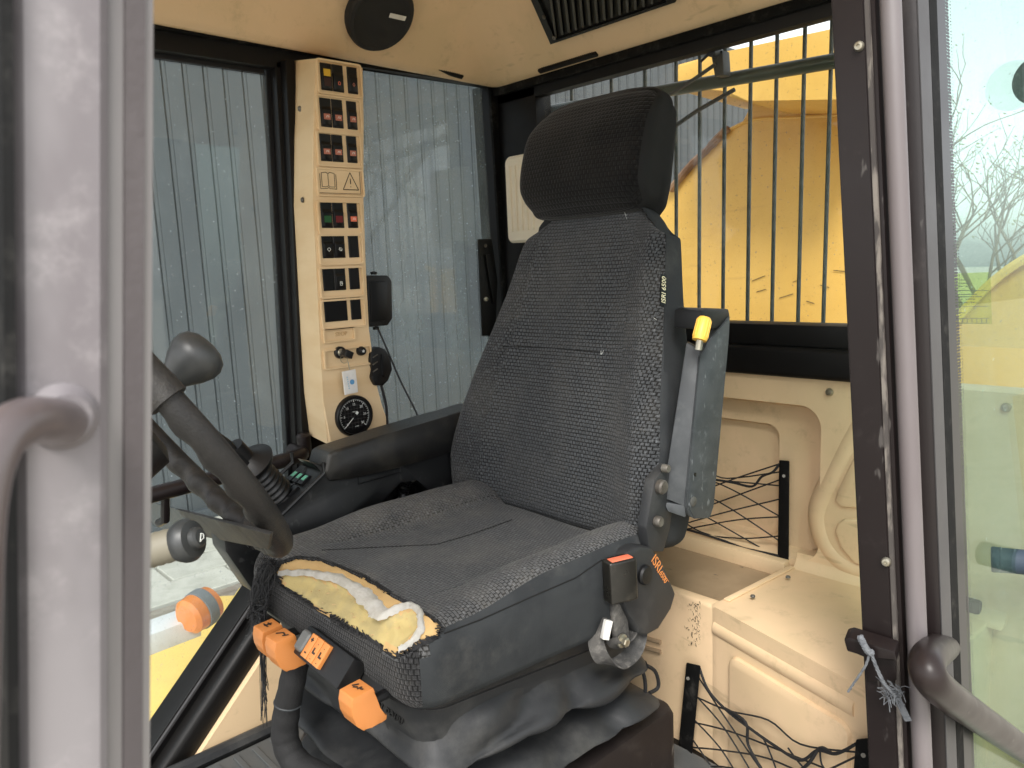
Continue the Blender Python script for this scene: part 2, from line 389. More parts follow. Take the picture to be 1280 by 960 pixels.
m_mark = M('black_print', (.02, .015, .012), .6)
m_arm = M('worn_armrest_metal', (.042, .047, .05), .5, c2=(.028, .032, .035), sc=22, bump=.12, bsc=300, dust=((.22, .25, .26), .4, 34, .52), scratch=((.3, .32, .33), .3, 90, (1, 1, .3)))
m_armdark = M('dark_armrest_face', (.03, .034, .037), .5, c2=(.05, .055, .058), sc=18, dust=((.16, .17, .17), .3, 30, .5))
m_yknob = M('yellow_plastic', (.78, .45, .06), .45)
m_steel = M('zinc_steel', (.42, .4, .33), .35, metal=.8, c2=(.3, .26, .18), sc=60)
m_darksteel = M('dirty_steel', (.16, .15, .13), .5, metal=.5, c2=(.08, .07, .06), sc=40)
m_red = M('red_button', (.72, .17, .09), .4)
m_redsym = M('red_symbol', (.42, .15, .10), .5)
m_whitesym = M('pale_symbol', (.7, .72, .68), .5)
m_green = M('green_symbol', (.12, .4, .26), .5)
m_dgreen = M('dark_green_lens', (.012, .075, .02), .4)
m_dred = M('dark_red_lens', (.12, .006, .008), .4)
m_yellowlens = M('yellow_lens', (.62, .38, .03), .45)
m_white = M('white_plastic', (.72, .71, .68), .45, c2=(.62, .6, .56), sc=30)
m_printbrown = M('dark_print', (.035, .025, .015), .7)
m_emboss = M('embossed_plastic', (.50, .33, .16), .55)
m_cord = M('black_cord', (.008, .008, .009), .7)
m_rope = M('frayed_grey_rope', (.13, .138, .148), .9, c2=(.085, .09, .1), sc=80, bump=.4)
m_belt = M('dusty_webbing', (.035, .034, .033), .8, c2=(.09, .085, .078), sc=30, bump=.5, bsc=600, dust=((.32, .3, .27), .5, 40, .48))
m_mat = M('floor_mat_rubber', (.07, .074, .075), .55, bump=.2, bsc=300, dust=((.15, .14, .12), .45, 8, .42))
m_yel = M('yellow_paint', (.72, .445, .11), .42, c2=(.67, .40, .085), sc=2, bump=.04, bsc=40, dust=((.45, .24, .05), .4, 5, .5), scratch=((.3, .18, .06), .18, 7, (.3, .4, 4)))
m_yelpale = M('pale_yellow_paint', (.92, .61, .15), .45, dust=((.6, .42, .16), .3, 18, .5))
m_rust = M('rusty_steel', (.17, .09, .055), .75, c2=(.3, .19, .12), sc=14, bump=.4, bsc=80)
m_guard = M('green_grey_rod', (.05, .062, .057), .5, c2=(.09, .1, .095), sc=40)
m_guardbar = M('dark_green_bar', (.02, .038, .026), .4, c2=(.035, .055, .042), sc=20, coat=.3)
m_wall = M('slate_sheet_metal', (.060, .065, .068), .45, c2=(.053, .058, .061), sc=1.2, stretch=(1, 1, .3), dust=((.3, .32, .32), .12, 3, .5))
m_walltrim = M('dark_trim', (.05, .055, .06), .5)
m_pave = M('concrete_paving', (.50, .47, .40), .8, c2=(.42, .395, .33), sc=5, bump=.4, bsc=60, dust=((.2, .18, .13), .4, 9, .5))
m_bark = M('tree_bark', (.17, .13, .075), .9, bump=.5, bsc=40)
m_leafy = M('spring_bud', (.16, .17, .05), .8)
g_side = glass('side_glass', (.87, .92, .93), .06, (.55, .63, .66), .9)
g_side2 = glass('dusty_side_glass', (.84, .89, .91), .22, (.55, .63, .66), .9, 9)
g_rear = glass('rear_glass', (.95, .97, .96), .02, (.6, .6, .55), .5)
g_green = glass('green_glass', (.70, .80, .765), .03, (.45, .62, .55), .5)
# ================================================================== OUTSIDE
GZ = -1.32
bm = B(); face(bm, [(-90, -90, GZ), (90, -90, GZ), (90, 90, GZ), (-90, 90, GZ)])
ground = obj('ground', bm, m_pave, kind='structure')
pavement = bpy.data.objects.new('pavement', None); COL.objects.link(pavement); pavement['kind'] = 'structure'; pavement.location = (2, 5, GZ)
bm = B(); box(bm, (.0, 1.9, GZ + .002), (.78, 2.28, GZ + .05), .006, 1)
slab = obj('paving_slab', bm, m_pave, pavement)
first = True
for j in range(13):
    for i in range(9):
        dx, dy = i * .8 - (.4 if j % 2 else 0) - .6, j * .4
        if j == 8: continue
        if first: slab.location = V((dx, dy, 0)); base0 = V((dx, dy, 0)); first = False
        else:
            c = slab.copy(); COL.objects.link(c); c.location = V((dx, dy, random.uniform(-.006, .006)))
bm = B(); box(bm, (-2, 1.9 + 3.2, GZ + .003), (7, 1.9 + 3.58, GZ + .035))
for k in range(2): box(bm, (-2, 1.98 + 3.2 + k * .18, GZ + .036), (7, 2.03 + 3.2 + k * .18, GZ + .055))
obj('drain_channel', bm, M('brown_grate', (.22, .17, .13), .7, c2=(.3, .26, .2), sc=10), pavement)

# warehouse of trapezoid sheets
BY = 7.4
wh = thing('warehouse', 'long grey metal-clad warehouse wall seen through the cab windows', 'warehouse', (2.2, BY, GZ))
PITCH = .19
def sheet(x0, n, z0, z1, name):
    bm = B(); prof = []
    for k in range(n):
        x = x0 + k * PITCH
        prof += [(x, 0), (x + .003, .045), (x + .014, .045), (x + .017, 0), (x + .042, 0), (x + .044, .007), (x + .049, .007), (x + .051, 0)]
    prof.append((x0 + n * PITCH, 0))
    for (xa, ya), (xb, yb_) in zip(prof, prof[1:]):
        face(bm, [(xa, BY + ya, z0), (xb, BY + yb_, z0), (xb, BY + yb_, z1), (xa, BY + ya, z1)])
    bmesh.ops.remove_doubles(bm, verts=bm.verts, dist=.0005)
    face(bm, [(x0, BY + .06, z0), (x0 + n * PITCH, BY + .06, z0), (x0 + n * PITCH, BY + .06, z1), (x0, BY + .06, z1)])
    return obj(name, bm, m_wall, wh, smooth=False)
sh = sheet(-4.0, 4, GZ + .08, 4.25, 'wall_sheet')
NSH = 24
for k in range(1, NSH): piece(sh, (k * 4 * PITCH, 0, 0))
XE = -4 + NSH * 4 * PITCH
bm = B()
for i in range(24 * 4):
    for j in range(5):
        if (i + j) % 2: continue
        x, z = -4 + i * PITCH + .1, GZ + .5 + j * 1.02 + random.uniform(-.01, .01); box(bm, (x - .008, BY - .006, z - .008), (x + .008, BY + .001, z + .008))
obj('sheet_screws', bm, m_walltrim, wh, kind='stuff', smooth=False)
bm = B(); box(bm, (-4.1, BY + .07, GZ), (XE, BY + 9, 4.2)); obj('wall_core', bm, m_walltrim, wh)
bm = B(); box(bm, (-4.1, BY - .06, GZ), (XE, BY + .02, GZ + .1), .01); obj('plinth', bm, m_walltrim, wh)
bm = B(); box(bm, (-4.1, BY - .1, 4.25), (XE + .1, BY + .3, 4.42), .02); obj('eaves_trim', bm, m_walltrim, wh)
bm = B(); box(bm, (XE - .02, BY - .08, GZ + .1), (XE + .1, BY + .05, 4.25), .01); obj('corner_trim', bm, m_walltrim, wh)

# bare trees, seen through the rear and the green glass
def tree(name, label, base, h, seed, lean=0):
    rnd = random.Random(seed)
    t = thing(name, label, 'tree', base)
    bt = B(); bc = B(); bl = B()
    def grow(bm, p, d, L, r, lv):
        pts = [p.copy()]; q = p.copy(); dd = d.copy()
        n = 4 if lv < 3 else 3
        for k in range(n):
            dd = (dd + V((rnd.uniform(-1, 1), rnd.uniform(-1, 1), rnd.uniform(-.5, .8))) * .2).normalized()
            q = q + dd * L / n; pts.append(q.copy())
        tube(bm, pts, lambda s: r * (1 - .45 * s), 7 if lv < 2 else 4 if lv < 3 else 3, caps=False)
        if lv >= 5:
            for k in range(2):
                o = pts[-1] + V((rnd.gauss(0, .05), rnd.gauss(0, .05), rnd.gauss(0, .05))); s = .035
                face(bl, [o, o + V((s, rnd.uniform(-s, s), s * .4)), o + V((s * .3, s * .5, s))])
            return
        for k in range(3 if lv < 4 else 2):
            f = rnd.uniform(.45, 1); b = pts[int(f * n)] if k else pts[-1]
            a = rnd.uniform(0, 2 * pi); nd_ = (dd + V((cos(a), sin(a), rnd.uniform(-.1, .5))) * rnd.uniform(.5, .95)).normalized()
            grow(bc, b, nd_, L * rnd.uniform(.6, .82), max(.006, r * .6), lv + 1)
    grow(bt, V(base), V((lean, 0, 1)).normalized(), h * .32, h * .013, 0)
    obj('trunk', bt, m_bark, t); obj('crown', bc, m_bark, t); obj('buds', bl, m_leafy, t, kind='stuff')
tree('bare_tree', 'thin bare tree with yellowish buds, left one behind the green side glass', (13.5, 3.9, GZ), 5.6, 3)
tree('bare_tree', 'thicker leaning bare tree with dark trunk, right one behind the green side glass', (12.2, 3.05, GZ), 5.8, 8, -.1)
# reflected in the window panes: trees on the camera's side of the yard
tree('bare_tree', 'bare tree across the yard, mirrored faintly in the front side window', (3.5, -11, GZ), 8, 11)
tree('bare_tree', 'bare tree across the yard, mirrored faintly in the rear side window', (9.5, -12, GZ), 9, 14)

# yellow loader bucket standing right behind the cab
XB = 2.55
bk = thing('loader_bucket', 'big scratched yellow bucket filling the rear window behind the bars', 'bucket', (XB + .4, .9, GZ))
def P(l, X): return [onx(x, y, X) for x, y in l]
side = P([(815, 700), (815, 262), (838, 236), (862, 208), (884, 186), (905, 163), (930, 155), (938, 128), (1000, 124), (1072, 118), (1072, 700)], XB)
bm = B(); prism(bm, side, (.12, .03, 0), .008); obj('side_plate', bm, m_yel, bk)
e = [onx(x, y, XB - .015) for x, y in [(838, 238), (852, 220), (868, 202), (884, 187), (897, 173), (910, 160)]]
bm = B(); tube(bm, spline(e, 4), lambda s: .02 + .008 * noise.noise(V((s * 9, 2, 1))), 8, flat=.6); obj('cutting_edge', bm, m_rust, bk)
topo = P([(846, 80), (900, 66), (960, 53), (1040, 36), (1072, 29), (1072, 124), (1060, 124), (935, 126), (912, 122), (905, 108), (846, 114)], XB - .35)
bm = B(); prism(bm, topo, (.5, .05, 0), .012); obj('back_shell', bm, m_yel, bk)
bm = B(); tube(bm, spline([onx(x, y, XB - .002) for x, y in ((905, 166), (940, 150), (990, 147), (1060, 143))], 5), .006, 6); obj('weld_seam', bm, m_yel, bk)
bm = B()
for i in range(7):
    a = onx(940 + i * 17, random.uniform(330, 380), XB - .004); d = V((0, random.uniform(-.06, .06), random.uniform(-.012, .02)))
    tube(bm, [a, a + d], .0013, 4)
obj('scratches', bm, m_printbrown, bk, kind='stuff')
# second yellow part, behind the green side glass
XH = 2.2
hd = thing('curved_fender', 'curved yellow fender seen low through the green side glass', 'fender', (XH, .45, GZ))
fp = P([(1150, 470), (1180, 425), (1200, 398), (1220, 376), (1245, 352), (1275, 330), (1310, 312), (1360, 300), (1360, 720), (1150, 720)], XH)
bm = B(); prism(bm, fp, (.5, .1, 0), .02); obj('fender_shell', bm, m_yel, hd)
bm = B(); tube(bm, spline([p + V((-.012, 0, .004)) for p in fp[1:8]], 5), .012, 6); obj('fender_lip', bm, m_yelpale, hd)

# front step fender below the side window, with lamp
ft = thing('front_fender', 'pale yellow step fender outside the low front corner of the side window', 'fender', (.7, 1.9, -.3))
FY = 1.86
pl = [ony(x, y, FY) for x, y in ((150, 975), (305, 738), (322, 742), (322, 1000), (170, 1010))]
bm = B(); prism(bm, pl, (0, .03, 0), .004); obj('rim_plate', bm, m_yelpale, ft)
pl = [onz(x, y, -.26) for x, y in ((120, 835), (272, 745), (330, 742), (330, 1000), (120, 1000))]
bm = B(); prism(bm, pl, (0, 0, -.03), .004); obj('fender_top', bm, m_yelpale, ft)
lm = thing('marker_lamp', 'round orange marker lamp with a grey rubber band on the yellow fender', 'lamp', ony(258, 762, 2.15))
lc = ony(250, 762, 2.15); ld = V((.92, .35, .12)).normalized()
bm = B(); lathe(bm, [(0, -.052), (.04, -.05), (.052, -.04), (.054, -.012)], lc, ld, 28); lathe(bm, [(.054, .022), (.05, .04), (.03, .045), (0, .045)], lc, ld, 28)
obj('lens', bm, M('amber_lens', (.9, .26, .035), .3, coat=.3), lm)
bm = B(); lathe(bm, [(.052, -.012), (.057, -.01), (.057, .02), (.052, .022)], lc, ld, 28); obj('rubber_band', bm, M('grey_band', (.2, .2, .2), .7, dust=((.4, .36, .3), .4, 40, .5)), lm)
bm = B(); a, b = ony(165, 805, 2.2), ony(243, 776, 2.2)
d_ = (b - a).normalized(); obox(bm, (a + b) / 2, d_ * ((b - a).length / 2), V((0, .05, 0)), V((0, 0, .03)), .006)
bar = obj('lamp_arm', bm, M('white_arm', (.8, .78, .76), .5, dust=((.35, .3, .22), .4, 20, .5)), lm)

# ================================================================== CAB
cab = thing('operator_cab', 'brown and cream operator cab with open doorway, roof liner and windows all round', 'machine cab', (.8, 1.0, 0))
Xr, Yr = 1.5, 1.66
# --- front door post (faded paint), leaning back
def lean(bm, prof, z0, z1, kx=0, ky=0, zr=.95, bev=0):
    a = [V((x + kx * (z0 - zr), y + ky * (z0 - zr), z0)) for x, y in prof]; b = [V((x + kx * (z1 - zr), y + ky * (z1 - zr), z1)) for x, y in prof]
    vs = hexa(bm, a, b)
    if bev: bmesh.ops.bevel(bm, geom=list({e for v in vs for e in v.link_edges}), offset=bev, segments=2, affect='EDGES', clamp_overlap=True)
KA = .115
def ax_(px): return ony(px, 480, .36).x
x0, x1, x2, x3, x4 = [ax_(p) for p in (11, 131, 152, 176, 191)]
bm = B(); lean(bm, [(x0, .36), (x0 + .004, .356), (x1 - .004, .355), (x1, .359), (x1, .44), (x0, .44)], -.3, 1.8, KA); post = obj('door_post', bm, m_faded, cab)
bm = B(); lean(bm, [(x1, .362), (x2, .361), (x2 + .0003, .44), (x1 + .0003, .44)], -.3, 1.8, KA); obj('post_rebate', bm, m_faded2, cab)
bm = B(); lean(bm, [(x2, .3575), (x3, .3575), (x3 + .0003, .43), (x2 + .0005, .43)], -.3, 1.8, KA); obj('post_seal_strip', bm, m_rough, cab)
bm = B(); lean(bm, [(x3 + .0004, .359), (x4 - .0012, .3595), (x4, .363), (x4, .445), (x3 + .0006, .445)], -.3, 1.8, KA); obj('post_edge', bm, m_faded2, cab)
bm = B(); lean(bm, [(x0 - .004, .352), (x0 - .0005, .35), (x0 - .0004, .43), (x0 - .004, .43)], -.3, 1.8, KA); obj('post_gasket', bm, m_seal, cab)
# --- rear door post
KB = .074
def jb(px, X, py=360): p = onx(px, py, X); return (X, p.y - KB * (p.z - .9))
def jy(px, Y, py=360): p = ony(px, py, Y + KB * (.93 - .9)); return (p.x, Y)
ja, jo = jb(1057, .99), jb(1096, .99)
bm = B(); lean(bm, [ja, (.994, ja[1] + .002), (1.09, ja[1] + .002), (1.09, jo[1]), jo], -.3, 1.85, 0, KB, .9, .0015); obj('door_jamb', bm, m_brown, cab)
g0, g1 = jb(1096.5, .991), jb(1102, .991)
bm = B(); lean(bm, [g0, g1, (1.02, g1[1]), (1.02, g0[1])], -.3, 1.85, 0, KB, .9); obj('worn_seal_edge', bm, m_worn, cab)
h0, h1 = jb(1102.5, .995), jb(1109, .995)
bm = B(); lean(bm, [h0, h1, (1.03, h1[1]), (1.03, h0[1])], -.3, 1.85, 0, KB, .9); obj('jamb_channel', bm, m_brown, cab)
c0, c1 = jb(1109, .99), jb(1137, .99); rc = (c0[1] - c1[1]) / 2; cy = (c0[1] + c1[1]) / 2
bm = B(); lean(bm, [(1.003 + rc * cos(a) * .95, cy + rc * .93 * sin(a)) for a in [2 * pi * k / 18 for k in range(18)]], -.3, 1.85, 0, KB, .9); obj('door_bead', bm, m_mauve, cab)
yb = c1[1]
k0, k1, k2, k3, k4 = jy(1141, yb + .006), jy(1160, yb + .006), jy(1175, yb - .002), jy(1181, yb + .001), jy(1200, yb + .002)
bm = B(); lean(bm, [(1.012, yb + .03), (k1[0] + .002, yb + .03), (k1[0] + .002, .428), (1.012, .428)], -.3, 1.85, 0, KB, .9); obj('post_recess', bm, m_brown, cab)
xs = jy(1160, yb - .002)[0]
bm = B(); lean(bm, [(xs, yb + .004), (xs + .004, yb - .002), (k2[0] - .004, yb - .002), (k2[0], yb + .003), (k2[0], .428), (xs, .428)], -.3, 1.85, 0, KB, .9); obj('post_outer_flange', bm, m_brown, cab)
bm = B(); lean(bm, [(xs + .003, yb - .0035), (k2[0] - .003, yb - .0035), (k2[0] - .003, yb - .0021), (xs + .003, yb - .0021)], -.3, 1.85, 0, KB, .9); obj('flange_face', bm, m_grey, cab)
bm = B(); lean(bm, [(k2[0] + .0005, yb - .003), (k3[0], yb - .003), (k3[0], .428), (k2[0] + .0005, .428)], -.3, 1.85, 0, KB, .9); obj('glass_gasket', bm, m_seal, cab)
for (px, py) in ((1074, 58), (1108, 702)):
    p = onx(px, py, .989); screw(cab, p, (-1, -.15, 0), .0062, m_steel)
# quarter glass right of the post
gx0 = k3[0] - .003
bm = B(); lean(bm, [(gx0, yb + .002), (1.56, yb + .002), (1.56, yb + .007), (gx0, yb + .007)], -.2, 1.8, 0, KB, .9); qg = obj('quarter_window', bm, g_green, cab)
def fritstrip(name, p0, p1, q0, q1, n, parent):
    """strip from edge p0-p1 (solid) to q0-q1 (clear)"""
    bm = B(); L_ = (V(p1) - V(p0)).length; uvl = bm.loops.layers.uv.new('UVMap')
    f = face(bm, [p0, p1, q1, q0])
    for lp, uv in zip(f.loops, ((0, 0), (0, L_), (1, L_), (1, 0))): lp[uvl].uv = uv
    r = bmesh.ops.extrude_face_region(bm, geom=[f]); bmesh.ops.translate(bm, verts=[v for v in r['geom'] if isinstance(v, bmesh.types.BMVert)], vec=V(n) * .0004)
    return obj(name, bm, m_frit, parent, smooth=False)
m_frit = frit('printed_dots', None)
yk = lambda z: yb + .0012 + KB * (z - .9)
fritstrip('dotted_border', (gx0, yk(-.2), -.2), (gx0, yk(1.8), 1.8), (k4[0], yk(-.2), -.2), (k4[0], yk(1.8), 1.8), (0, -1, 0), cab)
bm = B(); box(bm, (1.49, .40, -.2), (1.56, .50, .36), .006); obj('rear_corner_post', bm, m_black, cab)
# --- floor, roof
bm = B(); box(bm, (-.12, .42, -.06), (1.56, 1.7, 0)); obj('floor_plate', bm, m_black, cab)
def zed(x, y): return 1.508 - .026 * sstep(1.22, 1.48, x)
def roofring(ins, dz, r):
    x0, x1, y0, y1 = -.08 + ins, 1.488 - ins, .46 + ins, 1.635 - ins
    return [V(((x0 + x1) / 2 + a, (y0 + y1) / 2 + b, zed((x0 + x1) / 2 + a, 0) + dz)) for a, b in rrect((x1 - x0) / 2, (y1 - y0) / 2, r, 12)]
bm = B(); loft(bm, [roofring(-.02, .30, .03), roofring(-.02, .012, .03), roofring(0, 0, .03), roofring(.012, .0, .035), roofring(.028, .012, .04), roofring(.045, .032, .06), roofring(.09, .08, .09), roofring(.15, .145, .13), roofring(.21, .20, .17), roofring(.27, .235, .2), roofring(.34, .25, .22)])
roof = obj('roof_liner', bm, m_cream, cab, sharp=60)
bm = B(); box(bm, (-.14, .40, 1.80), (1.6, 1.74, 1.86), .02); obj('roof_panel', bm, m_brown, cab)
bm = B(); box(bm, (-.05, .40, 1.60), (1.2, .47, 1.81), .01); obj('door_header', bm, m_brown, cab)
# --- far side wall: header, posts, sill
bm = B(); prism(bm, [(-.08, 1.655, 1.459), (.83, 1.655, 1.455), (.90, 1.655, 1.46), (1.06, 1.655, 1.49), (1.47, 1.655, 1.489), (1.5, 1.655, 1.54), (-.08, 1.655, 1.54)], (0, .028, 0), .004); obj('header_rail', bm, m_black, cab)
bm = B(); prism(bm, [(-.08, 1.64, 1.492), (1.0, 1.64, 1.492), (1.0, 1.64, 1.51), (-.08, 1.64, 1.51)], (0, .03, 0), .003); obj('header_gasket', bm, m_seal, cab)
f0, f1 = ony(345, 86, 1.655), ony(366, 556, 1.655)
bm = B(); prism(bm, [(f0.x, 1.655, 1.47), (f1.x - .004, 1.655, .30), (.95, 1.655, .30), (.97, 1.655, 1.47)], (0, .07, 0), .003); obj('window_post', bm, m_black, cab)
bm = B(); prism(bm, [(f0.x + .012, 1.63, 1.47), (f1.x + .008, 1.63, .52), (f1.x + .03, 1.63, .52), (f0.x + .035, 1.63, 1.47)], (0, .03, 0), .003); obj('post_trim', bm, m_black, cab)
bm = B(); prism(bm, [ony(610, 105, 1.655), ony(629, 410, 1.655), ony(640, 600, 1.655), (1.56, 1.655, .5), (1.56, 1.655, 1.5)], (0, .07, 0), .003); obj('corner_post', bm, m_black, cab)
bm = B(); box(bm, (1.5, 1.5, .7), (1.56, 1.66, 1.5), .004); obj('corner_post', bm, m_black, cab)
bm = B(); prism(bm, [ony(613, 112, 1.648), ony(632, 420, 1.648), ony(640, 420, 1.648), ony(622, 112, 1.648)], (0, .02, 0), .003); obj('post_trim', bm, m_seal, cab)
# sloping lower edge of the front side window
SL = V((.212, 0, .215)).normalized(); SN = V((-SL.z, 0, SL.x))
sp = ony(250, 822, 1.60)
def sl(t, n, y): return V((sp.x, y, sp.z)) + SL * t + SN * n
bm = B(); prism(bm, [sl(-.5, -.062, 1.60), sl(.36, -.062, 1.60), sl(.36, -.026, 1.60), sl(-.5, -.026, 1.60)], (0, .075, 0), .006); obj('sloping_sill', bm, m_black, cab)
bm = B(); prism(bm, [sl(-.5, -.105, 1.56), sl(.36, -.105, 1.56), sl(.36, -.05, 1.56), sl(-.5, -.05, 1.56)], (0, .12, 0), .016, 3); obj('sill_tube', bm, m_black, cab)
bm = B(); prism(bm, [sl(-.5, -.036, 1.594), sl(.36, -.036, 1.594), sl(.36, -.030, 1.594), sl(-.5, -.030, 1.594)], (0, .01, 0), .001); obj('sill_gasket', bm, m_grey, cab)
bm = B(); prism(bm, [sl(-.2, -.10, 1.545), sl(.36, -.10, 1.545), (1.5, 1.545, .5), (1.5, 1.545, -.02), (.3, 1.545, -.02)], (0, .05, 0), .01); obj('side_liner', bm, m_cream, cab)
bm = B(); tube(bm, [(.30, 1.53, .012), (1.3, 1.53, .012)], .016, 8); obj('floor_edge_trim', bm, m_rubber, cab)
# panes
def pane(name, pts, d, m): 
    bm = B(); prism(bm, pts, d); return obj(name, bm, m, cab, smooth=False)
yg = 1.684
pane('front_side_window', [(-.08, yg, -.3), sl(-.5, -.05, yg), sl(.36, -.05, yg), (.88, yg, .5), (.88, yg, 1.50), (-.08, yg, 1.50)], (0, .005, 0), g_side)
pane('rear_side_window', [(.95, yg, .35), (1.52, yg, .35), (1.52, yg, 1.52), (.95, yg, 1.52)], (0, .005, 0), g_side2)
zt = 1.459
fritstrip('dotted_border', (-.2, 1.6825, zt + .005), (.83, 1.6825, zt), (-.2, 1.6825, zt - .016), (.83, 1.6825, zt - .02), (0, -1, 0), cab)
fritstrip('dotted_border', (f0.x + .004, 1.6825, 1.47), (f1.x + .004, 1.6825, .4), (f0.x - .014, 1.6825, 1.47), (f1.x - .012, 1.6825, .4), (0, -1, 0), cab)
# --- rear wall: header, sill, liner with recess
bm = B(); box(bm, (1.5, .36, 1.438), (1.531, 1.66, 1.56), .004); obj('rear_header', bm, m_black, cab)
bm = B(); box(bm, (1.483, .36, 1.462), (1.502, 1.66, 1.487), .004); obj('rear_header_gasket', bm, m_seal, cab)
bm = B(); box(bm, (1.5, .52, .806), (1.57, 1.66, .852), .004); obj('rear_sill', bm, m_black, cab)
bm = B(); box(bm, (1.485, .52, .742), (1.56, 1.66, .806), .012, 3); obj('rear_sill_tube', bm, m_black, cab)
pane('rear_window', [(1.53, .36, .82), (1.53, 1.6, .82), (1.53, 1.6, 1.47), (1.53, .36, 1.47)], (.005, 0, 0), g_rear)
def yz(pts, X): return [V((X, a, b)) for a, b in pts]
def rr_(y0, y1, z0, z1, r, X, n=6): return yz([((y0 + y1) / 2 + a, (z0 + z1) / 2 + b) for a, b in rrect((y1 - y0) / 2, (z1 - z0) / 2, r, n)], X)
pr, pt = onx(1025, 600, 1.5), onx(940, 500, 1.5)
qr, qt = onx(974, 600, 1.54), onx(920, 524, 1.54)
H1 = (pr.y, 1.62, .345, pt.z, .045); H2 = (qr.y, 1.6, .36, qt.z, .03)
def step(name, X, outer, hole, dep, bev):
    bm = B(); o = rr_(*outer, X); h = rr_(*hole, X)
    h2 = rr_(hole[0] + bev, hole[1] - bev, hole[2] + bev, hole[3] - bev, max(hole[4] - bev, .004), X + dep)
    hm = rr_(hole[0] + bev * .25, hole[1] - bev * .25, hole[2] + bev * .25, hole[3] - bev * .25, hole[4], X + dep * .3)
    loft(bm, [[p + V((dep + .03, 0, 0)) for p in o], o, h, hm, h2], caps=False)
    return obj(name, bm, m_cream, cab, sharp=50)
step('rear_liner', 1.5, (.32, 1.66, .02, .745, .005), H1, .04, .012)
step('liner_recess', 1.5395, (pr.y - .01, 1.64, .33, pt.z + .01, .01), H2, .02, .008)
bm = B(); box(bm, (1.559, .7, .3), (1.58, 1.65, .74)); obj('recess_back', bm, m_cream, cab)
for (px, py) in ((1037, 490), (1258, 509)): screw(cab, onx(px, py, 1.499), (-1, 0, 0), .008, m_steel)
# moulded fields right of the recess
for pts in ([(1085, 552), (1072, 566), (1050, 612), (1046, 624), (1054, 633), (1120, 636), (1160, 560)], [(1050, 652), (1046, 662), (1054, 684), (1070, 702), (1090, 710), (1140, 715), (1140, 650), (1058, 647)]):
    bm = B(); prism(bm, [onx(x, y, 1.506) for x, y in pts], (-.012, 0, 0), .007, 4); obj('moulded_field', bm, m_cream, cab, sharp=70)
bm = B(); tube(bm, spline([onx(x, y, 1.5262) for x, y in [(1085, 520), (1066, 555), (1046, 596), (1032, 628), (1029, 648), (1037, 676), (1055, 698), (1080, 710), (1120, 714)]], 6), .030, 28); obj('moulded_bead', bm, m_cream, cab, sharp=80)
# green-side lower liner seen through the quarter glass has the same sheet (rear_liner)
# --- storage ledge behind the seat
LZ = .33
fe = [(1.222, 1.56), (1.222, .86), (1.214, .775), (1.124, .453), (1.108, .36)]
bm = B()
lo = [V((x, y, -.01)) for x, y in fe] ; 
prism(bm, [(1.124, .453, -.01), (1.214, .775, -.01), (1.22, .79, -.01), (1.52, .757, -.01), (1.52, .38, -.01), (1.108, .40, -.01)], (0, 0, LZ + .01), .03, 6)
obj('ledge_block', bm, m_cream, cab, sharp=60)
bm = B(); prism(bm, [(1.216, .772, -.01), (1.225, .86, -.01), (1.225, 1.56, -.01), (1.252, 1.56, -.01), (1.252, .77, -.01)], (0, 0, LZ + .008), .008, 3); obj('ledge_front', bm, m_cream, cab, sharp=60)
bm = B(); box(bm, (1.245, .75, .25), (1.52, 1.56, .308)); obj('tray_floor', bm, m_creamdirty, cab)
bm = B(); box(bm, (1.474, .77, .30), (1.50, 1.56, .341), .004); obj('tray_rim', bm, m_cream, cab)
a, b = V((1.25, .772, .333)), V((1.485, .757, .333))
bm = B(); obox(bm, (a + b) / 2, (b - a) / 2, (0, .006, 0), (0, 0, .002), .001); obj('tray_rim', bm, m_cream, cab)
for px, py in ((985, 722), (941, 746)): screw(cab, onz(px, py, .337), (0, 0, 1), .005, m_darksteel)
# concave fillet between ledge and rear wall
bm = B(); n = 10; rows = []
for y in (.36, .755):
    rows.append([V((1.502 - .034 * (1 - sin(pi / 2 * k / n)), y, LZ - .003 + .034 * (1 - cos(pi / 2 * k / n)))) for k in range(n + 1)] + [V((1.502, y, LZ - .003))])
loft(bm, rows); obj('ledge_fillet', bm, m_cream, cab, sharp=60)
# front panel of the ledge, slightly raised field
fn = V((1.214 - 1.124, .775 - .453, 0)).normalized(); fo = V((-fn.y, fn.x, 0))
pc = V((1.169, .614, 0)) + fo * .001
def fp_(s, z, out=0): return pc + fn * s + V((0, 0, z)) + fo * out
bm = B(); out = rrect(.135, .13, .02, 5)
r0 = [fp_(a - .012, b + .125, -.001) for a, b in out]; r1 = [fp_(a * .985 - .012, b * .985 + .125, .006) for a, b in out]; r2 = [fp_(a * .95 - .012, b * .95 + .125, .008) for a, b in out]
loft(bm, [r0, r1, r2]); obj('ledge_panel', bm, m_cream, cab, sharp=50)
bm = B(); tube(bm, [fp_(-.15, .285, -.017), fp_(.17, .285, -.017)], .021, 28); obj('moulded_bead', bm, m_cream, cab)
# worn patch on the ledge corner
def hitf(px, py): return onp(px, py, pc + fo * .0015, fo)
bm = B(); rnd = random.Random(5)
for k in range(150):
    x, y = rnd.gauss(873, 6), rnd.uniform(754, 808)
    p = onx(x, y, 1.2205); tube(bm, [p, p + V((0, rnd.uniform(-.003, .003), rnd.uniform(-.006, .006)))], rnd.uniform(.0003, .0007), 4)
obj('scuff_mark', bm, m_printbrown, cab, kind='stuff')
for k in range(2):
    bm = B(); a, b = onx(805, 797 + 12 * k, 1.222), onx(826, 803 + 12 * k, 1.222); tube(bm, [a, b], .005, 8); obj('vent_groove', bm, m_creamdirty, cab)
